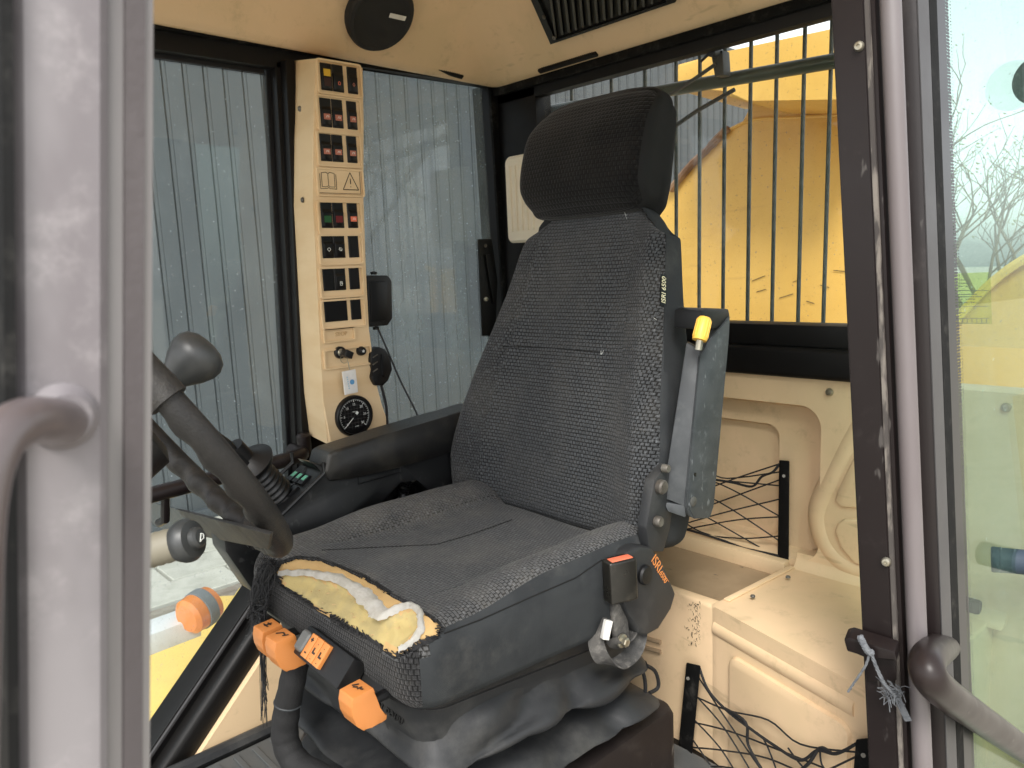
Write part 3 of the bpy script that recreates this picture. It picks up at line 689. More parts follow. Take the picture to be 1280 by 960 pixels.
# air slots in the lip of the roof liner
def slot(a, b, up, out):
    bm = B(); a, b = V(a), V(b); d = (b - a).normalized(); L_ = (b - a).length; up, out = V(up), V(out)
    obox(bm, (a + b) / 2, d * L_ / 2, up * .007, out * .006, .002)
    s = obj('air_slot', bm, m_black, cab)
    bm = B(); n = int(L_ / .006)
    for k in range(2, n - 1): obox(bm, a + d * (k * .006) + out * .006, d * .001, up * .0055, out * .0012)
    obj('slot_fins', bm, m_blackpl, s, kind='stuff')
slot((.575, 1.618, 1.512), (.765, 1.618, 1.512), (0, .45, .9), (0, -.9, .45)); slot((1.155, 1.618, 1.510), (1.35, 1.618, 1.494), (0, .45, .9), (0, -.9, .45))
slot((1.469, 1.255, 1.489), (1.469, 1.45, 1.489), (.45, 0, .9), (-.9, 0, .45))
# ================================================================== SEAT
YC = .995
seat = thing('driver_seat', 'worn charcoal cloth suspension seat with headrest and torn foam at its front edge', 'seat', (.78, YC, .02))
BU = V((.2, 0, 1)).normalized(); BN = V((-1, 0, .2)).normalized()     # up the backrest, out of its face

def setuv(bm, fn):
    uvl = bm.loops.layers.uv.new('UVMap'); bm.normal_update()
    for f in bm.faces:
        for lp in f.loops: lp[uvl].uv = fn(lp.vert, f)

# ---- backrest: rounded block, face towards -X (local x = width, y = up, z = out of the face)
HB = .315
def wb(t): return interp(t, [(0, .243), (.08, .252), (.18, .256), (.3, .248), (.5, .222), (.7, .197), (.85, .183), (.95, .176), (1, .17)])
bm, ly = rbox(1.0, HB, .05, .03, 74, 76, 8)
# (width is built as +-1 and scaled so corner rounding survives)
bm.free()
bm, ly = rbox(.21, HB, .05, .028, 74, 76, 8)
for v in bm.verts:
    qx, qy, qz = (v[l] for l in ly); t = (qy + HB) / (2 * HB)
    x, y, z = v.co
    s = x / .21; w = wb(t)
    # rounded top corners
    top = sstep(.80, 1.0, t)
    if t > .80:
        cut = (abs(s) ** 3.5) * top ** 2.2 * .075; y -= cut
    w_ = w * (1 - .05 * top ** 3)
    thick = lerp(1.0, .62, sstep(.1, 1, t))
    back = z < 0
    a = abs(s)
    bol = interp(t, [(0, .035), (.15, .05), (.45, .042), (.7, .024), (.9, .012), (1, .006)]) * sstep(.42, .92, a)
    roll = -.05 * max(0, a - .86) / .14 * (1 if qz > .03 else 0) * .35
    crown = .012 * cos(t * pi - pi / 2) * (1 - a * a)
    lumbar = .014 * math.exp(-((t - .27) / .2) ** 2) * (1 - .5 * a)
    z2 = z * thick
    if qz > -.02:
        k = (qz + .05) / .1; z2 += (bol + roll + crown + lumbar) * k
        # stitched grooves
        if qz > .045:
            g = (.004 if s < 0 else .0012) * math.exp(-((a - .665 - .02 * t) / .010) ** 2) * sstep(.3, .5, t)
            if a < .66: g += .0045 * math.exp(-((t - .565) / .007) ** 2)
            z2 -= g
    topback = -.02 * top * top
    if qz > .045: z2 += topback
    n1 = noise.noise(V((s * 2.2, t * 3.2, .3))) * .004
    if s < 0: w_ += .044 * (1 - t) ** 1.15
    v.co = V((s * w_, y, z2 + n1))
base = V((1.045, YC, .497)) + BU * HB
for f in bm.faces:
    q = [sum(v[l] for v in f.verts) / len(f.verts) for l in ly]
    a = abs(q[0] / .21)
    f.material_index = 0 if q[2] > .034 else 1
    if f.material_index == 0 and a < .66: f.material_index = 2
    if q[1] > HB - .012 and q[2] < .044: f.material_index = 1
def buv(v, f):
    q = [v[l] for l in ly]
    return (v.co.x, v.co.y) if f.material_index != 1 else (v.co.z, v.co.y)
setuv(bm, buv)
MB_ = Matrix((V((0, -1, 0)), BU, BN)).transposed().to_4x4(); MB_.translation = base
bm.transform(MB_)
back = obj('backrest', bm, [m_weave, m_side, m_weave2], seat, sharp=70)
def bpt(x, y, z=.06): return MB_ @ V((x, y, z))
# bvh of the finished backrest for things sewn on to it
def bvh_of(o):
    off = wl(o); me = o.data
    return BVHTree.FromPolygons([v.co + off for v in me.vertices], [list(p.vertices) for p in me.polygons])
bt = bvh_of(back)
def hit(tree_, px, py, lift=0):
    d = ray(px, py).normalized(); loc, n, i, dist = tree_.ray_cast(EYE, d)
    if loc is None: return None
    if n.dot(d) > 0: n = -n
    return loc + n * lift
def draped(tr, pts, lift, n=6):
    out = []
    for (x0, y0), (x1, y1) in zip(pts, pts[1:]):
        for k in range(n):
            h = hit(tr, lerp(x0, x1, k / n), lerp(y0, y1, k / n), lift)
            if h is not None: out.append(h)
    h = hit(tr, *pts[-1], lift)
    if h is not None: out.append(h)
    return out
# loose bright threads and piping along the seam
pp = [(812, 300), (819, 340), (818, 380), (814, 430), (809, 470), (804, 530), (799, 590), (795, 640)]
d = draped(bt, pp, .0005)
d = draped(bt, [(629, 433), (690, 435), (752, 441)], .0002)
if len(d) > 2:
    bm = B(); tube(bm, spline(d, 2), .0009, 5); obj('stitched_seam', bm, m_headside, back)
bm = B()
for k in range(4):
    x, y = random.choice([(819, 350), (820, 400), (752, 441), (783, 270)]); h = hit(bt, x + random.uniform(-2, 2), y, .001)
    if h: tube(bm, spline([h, h + V((-.002, random.uniform(-.004, .004), random.uniform(-.006, .008))), h + V((-.003, random.uniform(-.01, .01), random.uniform(-.012, .012)))], 3), .0003, 3)
obj('loose_threads', bm, m_whitesym, back, kind='stuff')
# sewn brand tag on the side
h0, h1 = hit(bt, 828, 382, .0015), hit(bt, 829, 344, .0015)
if h0 and h1:
    ud = (h1 - h0).normalized(); nn = V((-.35, -1, 0)).normalized(); rd = ud.cross(nn).normalized()
    bm = B(); c = (h0 + h1) / 2 + nn * .001; obox(bm, c, rd * .0065, ud * .028, nn * .0008); tg = obj('brand_tag', bm, m_switch, back)
    text('lettering', 'ISRI 6500', c + nn * .0012, ud, nn.cross(ud), .0125, M('tag_thread', (.72, .68, .45), .7), tg, .0002, shear=.15)

# ---- headrest
bm, ly = rbox(.160, .116, .054, .030, 44, 34, 16)
for v in bm.verts:
    qx, qy, qz = (v[l] for l in ly); x, y, z = v.co; s = x / .160; t = (qy + .116) / .232; a = abs(s)
    k = (qz + .054) / .108
    y -= .024 * a ** 4 * sstep(.6, 1, t) ** 2 * (1 if s < 0 else .35) * 1.0
    y += .010 * a ** 4 * (1 - sstep(0, .3, t)) 
    x *= 1 - .05 * (1 - sstep(0, .35, t)) * a ** 2 - .035 * sstep(.7, 1, t)
    z += (.006 * (1 - s * s) - .006 * a ** 3) * k
    z += -.030 * sstep(.55, 1, t) ** 1.5 * k + .012 * math.exp(-((t - .35) / .3) ** 2) * k
    z -= .02 * (1 - sstep(0, .25, t)) * k
    if qz < -.02: y += -.012
    n1 = noise.noise(V((s * 2, t * 2, 4.3))) * .003
    v.co = V((x, y, z + n1))
for f in bm.faces:
    q = [sum(v[l] for v in f.verts) / len(f.verts) for l in ly]
    f.material_index = 0 if (abs(q[0]) < .150 or q[2] > .045) and not (abs(q[0]) > .157) else 1
    if q[2] < .04 and abs(q[0]) > .140: f.material_index = 1
setuv(bm, lambda v, f: (v.co.x, v.co.y) if abs(f.normal.z) > .5 else ((v.co.x, v.co.z + .3) if abs(f.normal.y) > .6 else (v.co.z, v.co.y)))
HU = V((.17, 0, 1)).normalized(); HN = V((-1, 0, .17)).normalized()
MH = Matrix((V((0, -1, 0)), HU, HN)).transposed().to_4x4(); MH.translation = V((1.168, YC + .016, 1.197))
bm.transform(MH)
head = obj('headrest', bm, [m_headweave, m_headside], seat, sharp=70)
bm = B()
for yy in (-.07, .07):
    bm = B(); tube(bm, [V((1.178, YC + yy, 1.02)), V((1.2, YC + yy, 1.15))], .006, 10); obj('headrest_stem', bm, m_steel, seat)

# ---- seat cushion (local = world axes), dense so the torn patch can be cut into it
CX, CW = .258, .248
bm, ly = rbox(CX, CW, .052, .043, 120, 116, 16)
CO = V((.748, .985, .495))
def lowz(qx): return lerp(.012, .052, (qx + CX) / (2 * CX))
for v in bm.verts:
    qx, qy, qz = (v[l] for l in ly); x, y, z = v.co
    a = abs(y) / CW; u = (x + CX) / (2 * CX)
    if qz > -.02:
        k = (qz + .052) / .104
        z += (.022 * sstep(.55, .82, a) * sstep(.1, .5, u) - .014 * sstep(.12, .5, u) * (1 - sstep(.5, .7, a)) - .02 * max(0, u - .75) * 1.2) * k
        z += (.006 * math.exp(-((u - .12) / .1) ** 2)) * k
        if qz > .05:
            g = .004 * math.exp(-((a - .6) / .012) ** 2) * sstep(.16, .3, u); z -= g
    else:
        z -= lowz(qx) * 1.0 if True else 0
    if -.02 >= qz or True:
        pass
    y *= lerp(1.0, .985, u)
    y *= 1 - .03 * (1 - sstep(0, .12, u))
    z += noise.noise(V((x * 6, y * 6, 1.7))) * .005 * (1 if qz > 0 else .3)
    v.co = V((x, y, z)) + CO
cpoly = [(344, 716), (352, 704), (372, 698), (398, 700), (425, 709), (455, 722), (485, 741), (515, 757), (540, 772), (553, 785), (546, 797), (525, 806), (505, 817), (492, 821), (472, 806), (450, 793), (425, 779), (400, 764), (375, 748), (352, 734)]
def pdist(px, py):
    best = 1e9; j = len(cpoly) - 1
    for i in range(len(cpoly)):
        a, b = V(cpoly[j]).to_2d(), V(cpoly[i]).to_2d(); p = V((px, py)).to_2d(); ab = b - a
        t = max(0, min(1, (p - a).dot(ab) / ab.dot(ab))); best = min(best, (a + ab * t - p).length); j = i
    return best
patch = []
for f in bm.faces:
    c = f.calc_center_median(); q = [sum(v[l] for v in f.verts) / 4 for l in ly]
    a = abs(q[1]) / CW
    top = q[2] > .02 or q[0] < -CX + .012
    f.material_index = (0 if a > .6 or q[0] < -.17 else 2) if top else 1
    if abs(q[1]) > CW - .006 and q[0] > -CX + .03: f.material_index = 1
    px, py = proj(c)
    if (q[2] > .012 or q[0] < -CX + .02) and inpoly(px, py, cpoly) and f.normal.dot(c - EYE) < .2 and pdist(px, py) > 1.8: patch.append(f)
ps = set(patch); comps = []
while ps:
    st_ = [ps.pop()]; cm_ = []
    while st_:
        f = st_.pop(); cm_.append(f)
        for e in f.edges:
            for g in e.link_faces:
                if g in ps: ps.remove(g); st_.append(g)
    comps.append(cm_)
patch = max(comps, key=len)
bm.normal_update()
bmesh.ops.recalc_face_normals(bm, faces=bm.faces)
# foam: a copy of the patch faces
vmap = {}; fb = B(); 
ridge = [(352, 716), (385, 717), (425, 724), (455, 742), (474, 762), (480, 771), (498, 762), (516, 758), (526, 768), (527, 786), (514, 803), (500, 812)]
def rdist(px, py):
    best = 1e9
    for a, b in zip(ridge, ridge[1:]):
        a, b = V(a), V(b); p = V((px, py)); ab = b - a; t = max(0, min(1, (p - a).dot(ab) / ab.dot(ab))); best = min(best, (a + ab * t - p).length)
    return best
pv = {v for f in patch for v in f.verts}
nrm = {v: v.normal.copy() for v in pv}; pos = {v: v.co.copy() for v in pv}; pr_ = {v: proj(v.co) for v in pv}
for v in pv: vmap[v] = None
inner_poly = [(352, 718), (385, 722), (425, 732), (452, 752), (474, 776), (500, 768), (516, 764), (522, 772), (520, 788), (500, 808), (480, 804), (440, 784), (400, 760), (360, 734)]
for v in pv:
    d = pdist(*pr_[v]); ins = inpoly(*pr_[v], inner_poly)
    h = .001 * min(1, d / 3) - (.007 * sstep(0, 12, rdist(*pr_[v])) * sstep(4, 22, d) if ins else 0)
    h += noise.noise(pos[v] * 60) * .0016 + noise.noise(pos[v] * 22) * .003 * (1 if ins else .4)
    if ins: h += .004 * math.exp(-((pr_[v][0] - 492) / 7) ** 2)
    vmap[v] = fb.verts.new(pos[v] + nrm[v] * h)
for f in patch:
    nf = fb.faces.new([vmap[v] for v in f.verts]); c = proj(f.calc_center_median())
    nf.material_index = 0 if inpoly(*c, inner_poly) else 1
for v in pv: v.co = pos[v] - nrm[v] * .016
setuv(bm, lambda v, f: (v.co.x * .7 + v.co.y * .7, v.co.y * .7 - v.co.x * .7) if False else ((v.co.y, v.co.x) if abs(f.normal.z) > .5 else ((v.co.y, v.co.z) if abs(f.normal.x) > abs(f.normal.y) else (v.co.x, v.co.z))))
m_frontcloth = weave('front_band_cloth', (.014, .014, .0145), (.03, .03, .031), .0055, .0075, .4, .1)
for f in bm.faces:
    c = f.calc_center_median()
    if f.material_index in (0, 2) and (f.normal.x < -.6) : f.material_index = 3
cush = obj('seat_cushion', bm, [m_cushweave, m_side, m_cushfine, m_frontcloth], seat, sharp=70)
foam = obj('torn_foam', fb, [m_foam, m_foamrim], cush, sharp=80)
bm = B(); rp = random.Random(21)
ft0 = bvh_of(foam)
for k in range(60):
    h = hit(ft0, rp.uniform(365, 515), rp.uniform(735, 800), .0003)
    if h is None or not inpoly(*proj(h), inner_poly): continue
    d = V((rp.uniform(-.003, .003), rp.uniform(-.003, .003), 0)); tube(bm, [h - d, h + d], rp.uniform(.0003, .0007), 4)
obj('foam_pores', bm, m_emboss, cush, kind='stuff')
ctree = bvh_of(cush); ftree = bvh_of(foam)
# crumpled pale lining along the tear
rl = draped(ftree, ridge, .004, 7)
def ribbon(bm, pts, w, seed):
    rnd = random.Random(seed); rows = []
    for i, p in enumerate(pts):
        t = (pts[min(i + 1, len(pts) - 1)] - pts[max(i - 1, 0)]); t.z *= .3
        if t.length < 1e-7: t = V((0, 1, 0))
        t.normalize(); sd_ = t.cross(V((0, 0, 1))).normalized(); ww = w(i / (len(pts) - 1)) * rnd.uniform(.8, 1.18)
        rows.append([p + sd_ * ww * (k / 4 - .5) * 2 + V((0, 0, .0032 * sin(pi * k / 4) + rnd.uniform(-.0014, .0014) - (.004 if k in (0, 4) else 0))) for k in range(5)])
    vr = [[bm.verts.new(p) for p in r] for r in rows]
    for a, b in zip(vr, vr[1:]):
        for k in range(4): bm.faces.new((a[k], a[k + 1], b[k + 1], b[k]))
    r = bmesh.ops.solidify(bm, geom=bm.faces[:], thickness=.001)
if len(rl) > 6:
    bm = B(); ribbon(bm, rl, lambda s: interp(s, [(0, .004), (.12, .008), (.3, .0145), (.45, .0145), (.56, .005), (.66, .004), (.85, .005), (1, .002)]), 2); obj('torn_lining', bm, m_lining, cush, sharp=80)
# frayed cloth edge
bm = B(); rnd = random.Random(9); n = len(cpoly)
for i in range(n):
    (xa, ya), (xb, yb_) = cpoly[i], cpoly[(i + 1) % n]; L_ = math.hypot(xb - xa, yb_ - ya)
    for k in range(int(L_ / 1.1)):
        t = k / (L_ / 1.1); x, y = lerp(xa, xb, t), lerp(ya, yb_, t)
        cxm, cym = 450, 757; dx, dy = cxm - x, cym - y; dl = math.hypot(dx, dy); dx, dy = dx / dl, dy / dl
        o = hit(ctree, x - dx * 3, y - dy * 3, .0015)
        front = i >= 9
        e = hit(ftree, x + dx * rnd.uniform(2, 9 if front else 3.5), y + dy * rnd.uniform(1, 8 if front else 3) + rnd.uniform(-2, 2), .0025)
        if o is None or e is None or (o - e).length > .04: continue
        mid = (o + e) / 2 + V((0, 0, .0015))
        tube(bm, [o, mid, e], rnd.uniform(.0005, .001), 4)
obj('frayed_edge', bm, m_thread, cush, kind='stuff')
bm = B(); dd = draped(ctree, [(x + (x - 450) * .02, y + (y - 757) * .03) for x, y in cpoly + cpoly[:1]], .001, 4)
if len(dd) > 5: tube(bm, dd, .0016, 5)
obj('torn_hem', bm, m_thread, cush, sharp=80)
# bunch of pulled threads hanging from the far front corner
bm = B()
for k in range(130):
    s0 = (rnd.uniform(330, 352), rnd.uniform(698, 722)); o = hit(ctree, *s0, .002)
    if o is None: o = onx(*s0, .5)
    if k < 90: e = [(rnd.uniform(318, 345), rnd.uniform(705, 740)), (rnd.uniform(312, 335), rnd.uniform(735, 775)), (rnd.uniform(308, 332), rnd.uniform(745, 800))]
    else: e = [(rnd.uniform(322, 336), rnd.uniform(720, 745)), (rnd.uniform(324, 333), rnd.uniform(800, 835)), (rnd.uniform(326, 336), rnd.uniform(850, 915))]
    X0 = .485
    pts = [o] + [onx(x, y, X0 - .012 * j + rnd.uniform(-.01, .01)) for j, (x, y) in enumerate(e)]
    tube(bm, spline(pts, 5), .0005, 3)
obj('hanging_threads', bm, m_thread, cush, kind='stuff')
# seam lines on the cushion
for pts in ([(402, 688), (480, 684), (545, 681), (590, 668), (640, 650)], [(555, 792), (600, 775), (660, 748), (720, 722), (752, 700)]):
    d = draped(ctree, pts, .0003)
    if len(d) > 3:
        bm = B(); tube(bm, spline(d, 2), .0011, 5); obj('piping', bm, m_headside, cush)

# ---- hard shell under the cushion, with brand lettering
def rsq(x0, x1, y0, y1, z, r, n=6, jit=None):
    return [V(((x0 + x1) / 2 + a, (y0 + y1) / 2 + b, z + (jit((x0 + x1) / 2 + a, (y0 + y1) / 2 + b) if jit else 0))) for a, b in rrect((x1 - x0) / 2, (y1 - y0) / 2, r, n)]
tilt = lambda x, y: -.055 * (x - .5) / .5
bm = B(); loft(bm, [rsq(.52, 1.0, .765, 1.215, .428, .04, jit=tilt), rsq(.503, 1.005, .752, 1.222, .440, .04, jit=tilt), rsq(.499, 1.005, .75, 1.225, .458, .04, jit=tilt), rsq(.505, 1.0, .757, 1.22, .468, .04, jit=tilt)])
obj('seat_pan', bm, m_blackpl, seat)
bm = B(); loft(bm, [rsq(.545, .99, .79, 1.2, .335, .035, jit=tilt), rsq(.545, .99, .795, 1.2, .35, .035, jit=tilt), rsq(.525, .99, .785, 1.205, .40, .035, jit=tilt), rsq(.518, .99, .776, 1.205, .445, .035, jit=tilt)])
shell = obj('front_shell', bm, m_rubber, seat)
stree = bvh_of(shell); tx = hit(stree, 484, 884, .001) or onx(483, 886, .528); ta = hit(stree, 470, 872, .001); tb = hit(stree, 497, 898, .001)
text('embossed_lettering', 'ISRI 6500', tx, V((0, -1, -.1)), V((.25, 0, 1)), .021, m_blackpl, shell, .0012, shear=.1)
# ---- rubber suspension boot, folded
def fold(x0, x1, y0, y1, z, r, amp, ph):
    def j(x, y): return -.05 * (x - .55) + amp * (sin(x * 13 + ph) * .6 + sin(x * 29 + ph * 2 + y * 9) * .3 + sin(y * 14 + ph) * .5)
    pts = []
    base_ = rrect((x1 - x0) / 2, (y1 - y0) / 2, r, 10)
    # resample edges densely
    full = []
    for i in range(len(base_)):
        a, b = base_[i], base_[(i + 1) % len(base_)]; L_ = math.hypot(b[0] - a[0], b[1] - a[1]); m_ = max(1, int(L_ / .02))
        full += [(lerp(a[0], b[0], k / m_), lerp(a[1], b[1], k / m_)) for k in range(m_)]
    for a, b in full:
        X, Y = (x0 + x1) / 2 + a, (y0 + y1) / 2 + b; w = noise.noise(V((X * 9, Y * 9, z * 14))) * amp * .9
        nx, ny = a / max(.001, math.hypot(a, b)), b / max(.001, math.hypot(a, b))
        pts.append(V((X + nx * w, Y + ny * w, z + j(X, Y))))
    return pts
NR = None
prof = [(.545, .79, .395, .0), (.54, .778, .36, .002), (.53, .765, .338, .008), (.525, .757, .322, .010), (.548, .79, .305, .010), (.58, .83, .293, .011), (.59, .835, .28, .011), (.555, .79, .27, .014), (.52, .757, .256, .014), (.515, .748, .242, .014), (.54, .785, .232, .012), (.585, .83, .222, .010), (.59, .83, .208, .009), (.55, .79, .195, .008), (.53, .785, .185, .006), (.56, .80, .165, .004), (.58, .82, .14, .0)]
rings = []
for x0, y0, z, amp in prof:
    rings.append(fold(x0, 1.56 - x0 - .01, y0, 1.985 - y0, z, .05, amp, z * 9))
n0 = min(len(r) for r in rings)
def resamp(r, n):
    tot = [0]
    for a, b in zip(r, r[1:] + r[:1]): tot.append(tot[-1] + (b - a).length)
    out = []; i = 0
    for k in range(n):
        d = tot[-1] * k / n
        while tot[i + 1] < d: i += 1
        out.append(r[i].lerp(r[(i + 1) % len(r)], (d - tot[i]) / max(1e-9, tot[i + 1] - tot[i])))
    return out
rings = [resamp(r, 120) for r in rings]
# smooth between rings
sm = []
for k in range(120):
    sm.append(spline([r[k] for r in rings], 4))
rings = [[sm[k][i] for k in range(120)] for i in range(len(sm[0]))]
bm = B(); loft(bm, rings); bm.normal_update()
for v in bm.verts:
    c = v.co; f_ = sstep(.40, .36, c.z) * sstep(.20, .25, c.z)
    q = c.x * .9 - c.y * .5
    r1 = 1 - abs(noise.noise(V((q * 6 + c.z * 10, c.z * 17 - q * 4, 3.1)))) * 2; r2 = 1 - abs(noise.noise(V((q * 13 - c.z * 8, c.z * 30, 7.7)))) * 2
    v.co = c + v.normal * (.016 * (r1 - .5) + .006 * (r2 - .5)) * f_ + V((0, 0, .012 * noise.noise(V((q * 7, 5.5, c.z * 3))))) * f_
obj('suspension_boot', bm, m_rubber, seat, sharp=80)
bm = B(); loft(bm, [rsq(.55, 1.092, .772, 1.23, .0, .03), rsq(.55, 1.092, .772, 1.23, .165, .03), rsq(.555, 1.087, .777, 1.225, .178, .03), rsq(.57, 1.07, .792, 1.21, .186, .02)])
obj('seat_base', bm, M('dark_brown_steel', (.014, .0105, .0098), .5, spec=.3, bump=.1, bsc=60, dust=((.2, .18, .16), .14, 9, .5), scratch=((.4, .38, .34), .6, 20, (1, .6, .5))), seat)
bm = B(); h = [onx(778, 830, .0) if False else ony(x, y, .79) for x, y in ((800, 829), (818, 838), (823, 858), (812, 866))]; tube(bm, spline(h, 5), .0035, 7)
tube(bm, spline([ony(x, y, .79) for x, y in ((800, 830), (806, 850), (805, 872), (790, 878))], 5), .0035, 7); obj('wire_loop', bm, m_cord, seat)

# ---- three orange paddles and the orange switch block
def paddle(px, py, X, sc=1.0):
    o = onx(px, py, X); bm = B(); w = .0165 * sc
    pr = [(-.016, .022), (.014, .024), (.016, .018), (.0165, .006), (.02, -.008), (.031, -.021), (.03, -.027), (.022, -.0285), (.008, -.026), (-.004, -.0275), (-.013, -.018), (-.018, -.004), (-.019, .010)]
    pts = [o + V((a * sc, -w, b * sc)) for a, b in pr]
    vs = hexa(bm, pts, [p + V((0, 2 * w, 0)) for p in pts])
    es = [e for e in bm.edges]
    bmesh.ops.bevel(bm, geom=es, offset=.0018, segments=2, affect='EDGES', profile=.6, clamp_overlap=True)
    p = obj('lever', bm, m_orange, seat, sharp=50)
    bm = B(); tube(bm, [o + V((.0, 0, -.004)), o + V((.07, 0, -.002))], .007, 8); obj('lever_arm', bm, m_blackpl, p)
    return p, o
for (px, py, X, kind) in ((337, 799, .452, 'h'), (353, 812, .447, 's'), (448, 881, .452, 'b')):
    p, o = paddle(px, py, X)
    bm = B(); zt_ = .0243
    def bar_(x0, y0, x1, y1, w=.0011):
        a, b = o + V((x0, y0, zt_)), o + V((x1, y1, zt_)); d = (b - a); s_ = V((-d.y, d.x, 0)).normalized() * w; obox(bm, (a + b) / 2, d / 2, s_, V((0, 0, .0003)))
    if kind == 'h': bar_(-.004, .007, -.004, -.007); bar_(.002, .005, .002, -.005); bar_(-.006, 0, .006, 0)
    if kind == 's': bar_(-.004, .008, .005, .002); bar_(.005, .002, .003, -.006); bar_(-.001, -.006, .007, -.010)
    if kind == 'b': bar_(-.002, .009, .006, .005); bar_(-.003, .005, .001, .0); bar_(-.002, -.003, .005, -.004); bar_(.001, -.006, .003, -.010)
    obj('printed_symbol', bm, m_mark, p, smooth=False)
# switch block under the cushion front
sx = V((0, -1, -.06)).normalized(); sz = V((-.75, 0, .66)).normalized(); sy = sz.cross(sx).normalized()
if sy.z < 0: sy = -sy
so_ = onx(396, 814, .462)
bm = B(); obox(bm, so_ - sz * .016 + sx * .012, sx * .062, sy * .022, sz * .014, .004); blk = obj('switch_block', bm, m_blackpl, seat)
bm = B(); obox(bm, so_ - sz * .03 + sx * .03 + V((.03, 0, 0)), sx * .09, sy * .02, sz * .02, .005); obj('block_bracket', bm, m_blackpl, seat)
bm = B(); plate(bm, so_ - sx * .037 - sz * .004, sx, sy, .0105, .015, .005, .009, .0025); obj('grey_push_button', bm, M('grey_button', (.1, .1, .095), .5, dust=((.25, .23, .2), .3, 50, .5)), blk)
for k in range(3):
    c = so_ + sx * (-.016 + .0165 * k) - sz * .004; bm = B(); obox(bm, c + sz * .003, sx * .0077, sy * .017, sz * .005, .0015); rk = obj('rocker', bm, m_orange, blk)
    bm = B(); t_ = c + sz * .0083
    def mk(x0, y0, x1, y1, w=.0011):
        a, b = t_ + sx * x0 + sy * y0, t_ + sx * x1 + sy * y1; d = b - a; s_ = d.cross(sz).normalized() * w; obox(bm, (a + b) / 2, d / 2, s_, sz * .0003)
    if k == 0: mk(-.003, .009, .003, .009); mk(0, .006, 0, .012); mk(-.002, -.010, .002, -.010)
    else: mk(-.002, .003, -.002, -.004, .0014); mk(-.003, -.004, .004, -.004, .0014); mk(0, .0085, .001, .0085, .0006); mk(0, -.0125, .001, -.0125, .0006)
    obj('printed_symbol', bm, m_mark, rk, smooth=False)

# ---- recliner cover, buckle, belt
cpts = [(786, 690), (800, 683), (815, 684), (828, 700), (846, 742), (840, 762), (824, 787), (808, 796), (798, 793), (786, 768), (775, 745), (772, 712)]
bm = B(); prism(bm, [ony(x, y, .725) for x, y in cpts], (0, .045, 0), .008, 3); cov = obj('hinge_cover', bm, m_rubber, seat, sharp=50)
bm = B(); c = ony(805, 718, .724); lathe(bm, [(.016, .006), (.016, -.004), (.0135, -.007), (.005, -.0075), (0, -.0075)], c, (0, 1, 0), 22); obj('cover_button', bm, m_blackpl, cov)
a, b = ony(823, 700, .7235), ony(837, 725, .7235)
text('lettering', 'ISRI', ony(821, 705, .724), b - a, V((.8, 0, .6)), .0225, M('orange_print', (.6, .22, .06), .6, dust=((.1, .06, .04), .5, 60, .5)), cov, .0003)
text('lettering', '6500', ony(829, 721, .724), b - a, V((.8, 0, .6)), .014, bpy.data.materials['orange_print'], cov, .0003, shear=.1)
c = ony(834, 722, .7238) + V((-.004, 0, -.003))
bm = B(); tube(bm, [ony(828, 715, .7236) , ony(836, 727, .7236)], .0007, 4); obj('lettering', bm, bpy.data.materials['orange_print'], cov)
# side mechanism plate with bolts
bm = B(); prism(bm, [ony(x, y, .729) for x, y in ((818, 600), (836, 580), (845, 610), (838, 660), (830, 690), (812, 690), (808, 660))], (0, .02, 0), .004); mech = obj('recliner_plate', bm, m_rubber, seat)
for px, py, r in ((824, 608, .012), (820, 651, .009), (829, 585, .007)):
    bm = B(); c = ony(px, py, .728); lathe(bm, [(r, 0), (r, -.008), (r * .8, -.011), (0, -.011)], c, (0, 1, 0), 12); obj('bolt', bm, m_darksteel, mech)
bk_ = thing('belt_buckle', 'black seat belt buckle with red release button on the near side of the seat', 'buckle', ony(775, 750, .72))
ua = (ony(772, 700, .72) - ony(776, 790, .72)).normalized(); bx = V((.95, -.3, 0)).normalized(); by = ua.cross(bx).normalized()
bc_ = ony(775, 724, .72)
bm = B(); obox(bm, bc_, bx * .0245, by * .0125, ua * .034, .004, 3); obj('buckle_body', bm, M('buckle_black', (.012, .011, .009), .3, dust=((.2, .18, .14), .25, 25, .5)), bk_)
bm = B(); obox(bm, bc_ + ua * .0335 + bx * .001 - by * .001, bx * .019, by * .0075, ua * .0015, .001); obj('release_button', bm, m_red, bk_)
bm = B(); obox(bm, bc_ + ua * .034 + by * .008 , bx * .015, by * .0018, ua * .0012); obj('slot', bm, m_switch, bk_)
st = ony(775, 800, .735)
bm = B(); prism(bm, [ony(765, 750, .735), ony(783, 750, .735), ony(788, 800, .735), ony(770, 806, .735)], (0, .008, 0), .003); obj('buckle_stalk', bm, m_belt, bk_)
bm = B(); lathe(bm, [(.011, 0), (.011, -.004), (.0085, -.005)], st + V((0, -.002, 0)), (0, 1, 0), 20); lathe(bm, [(.0078, -.004), (.0078, -.012), (.006, -.0135), (0, -.0135)], st + V((0, -.002, 0)), (0, 1, 0), 6); obj('anchor_bolt', bm, m_steel, bk_)
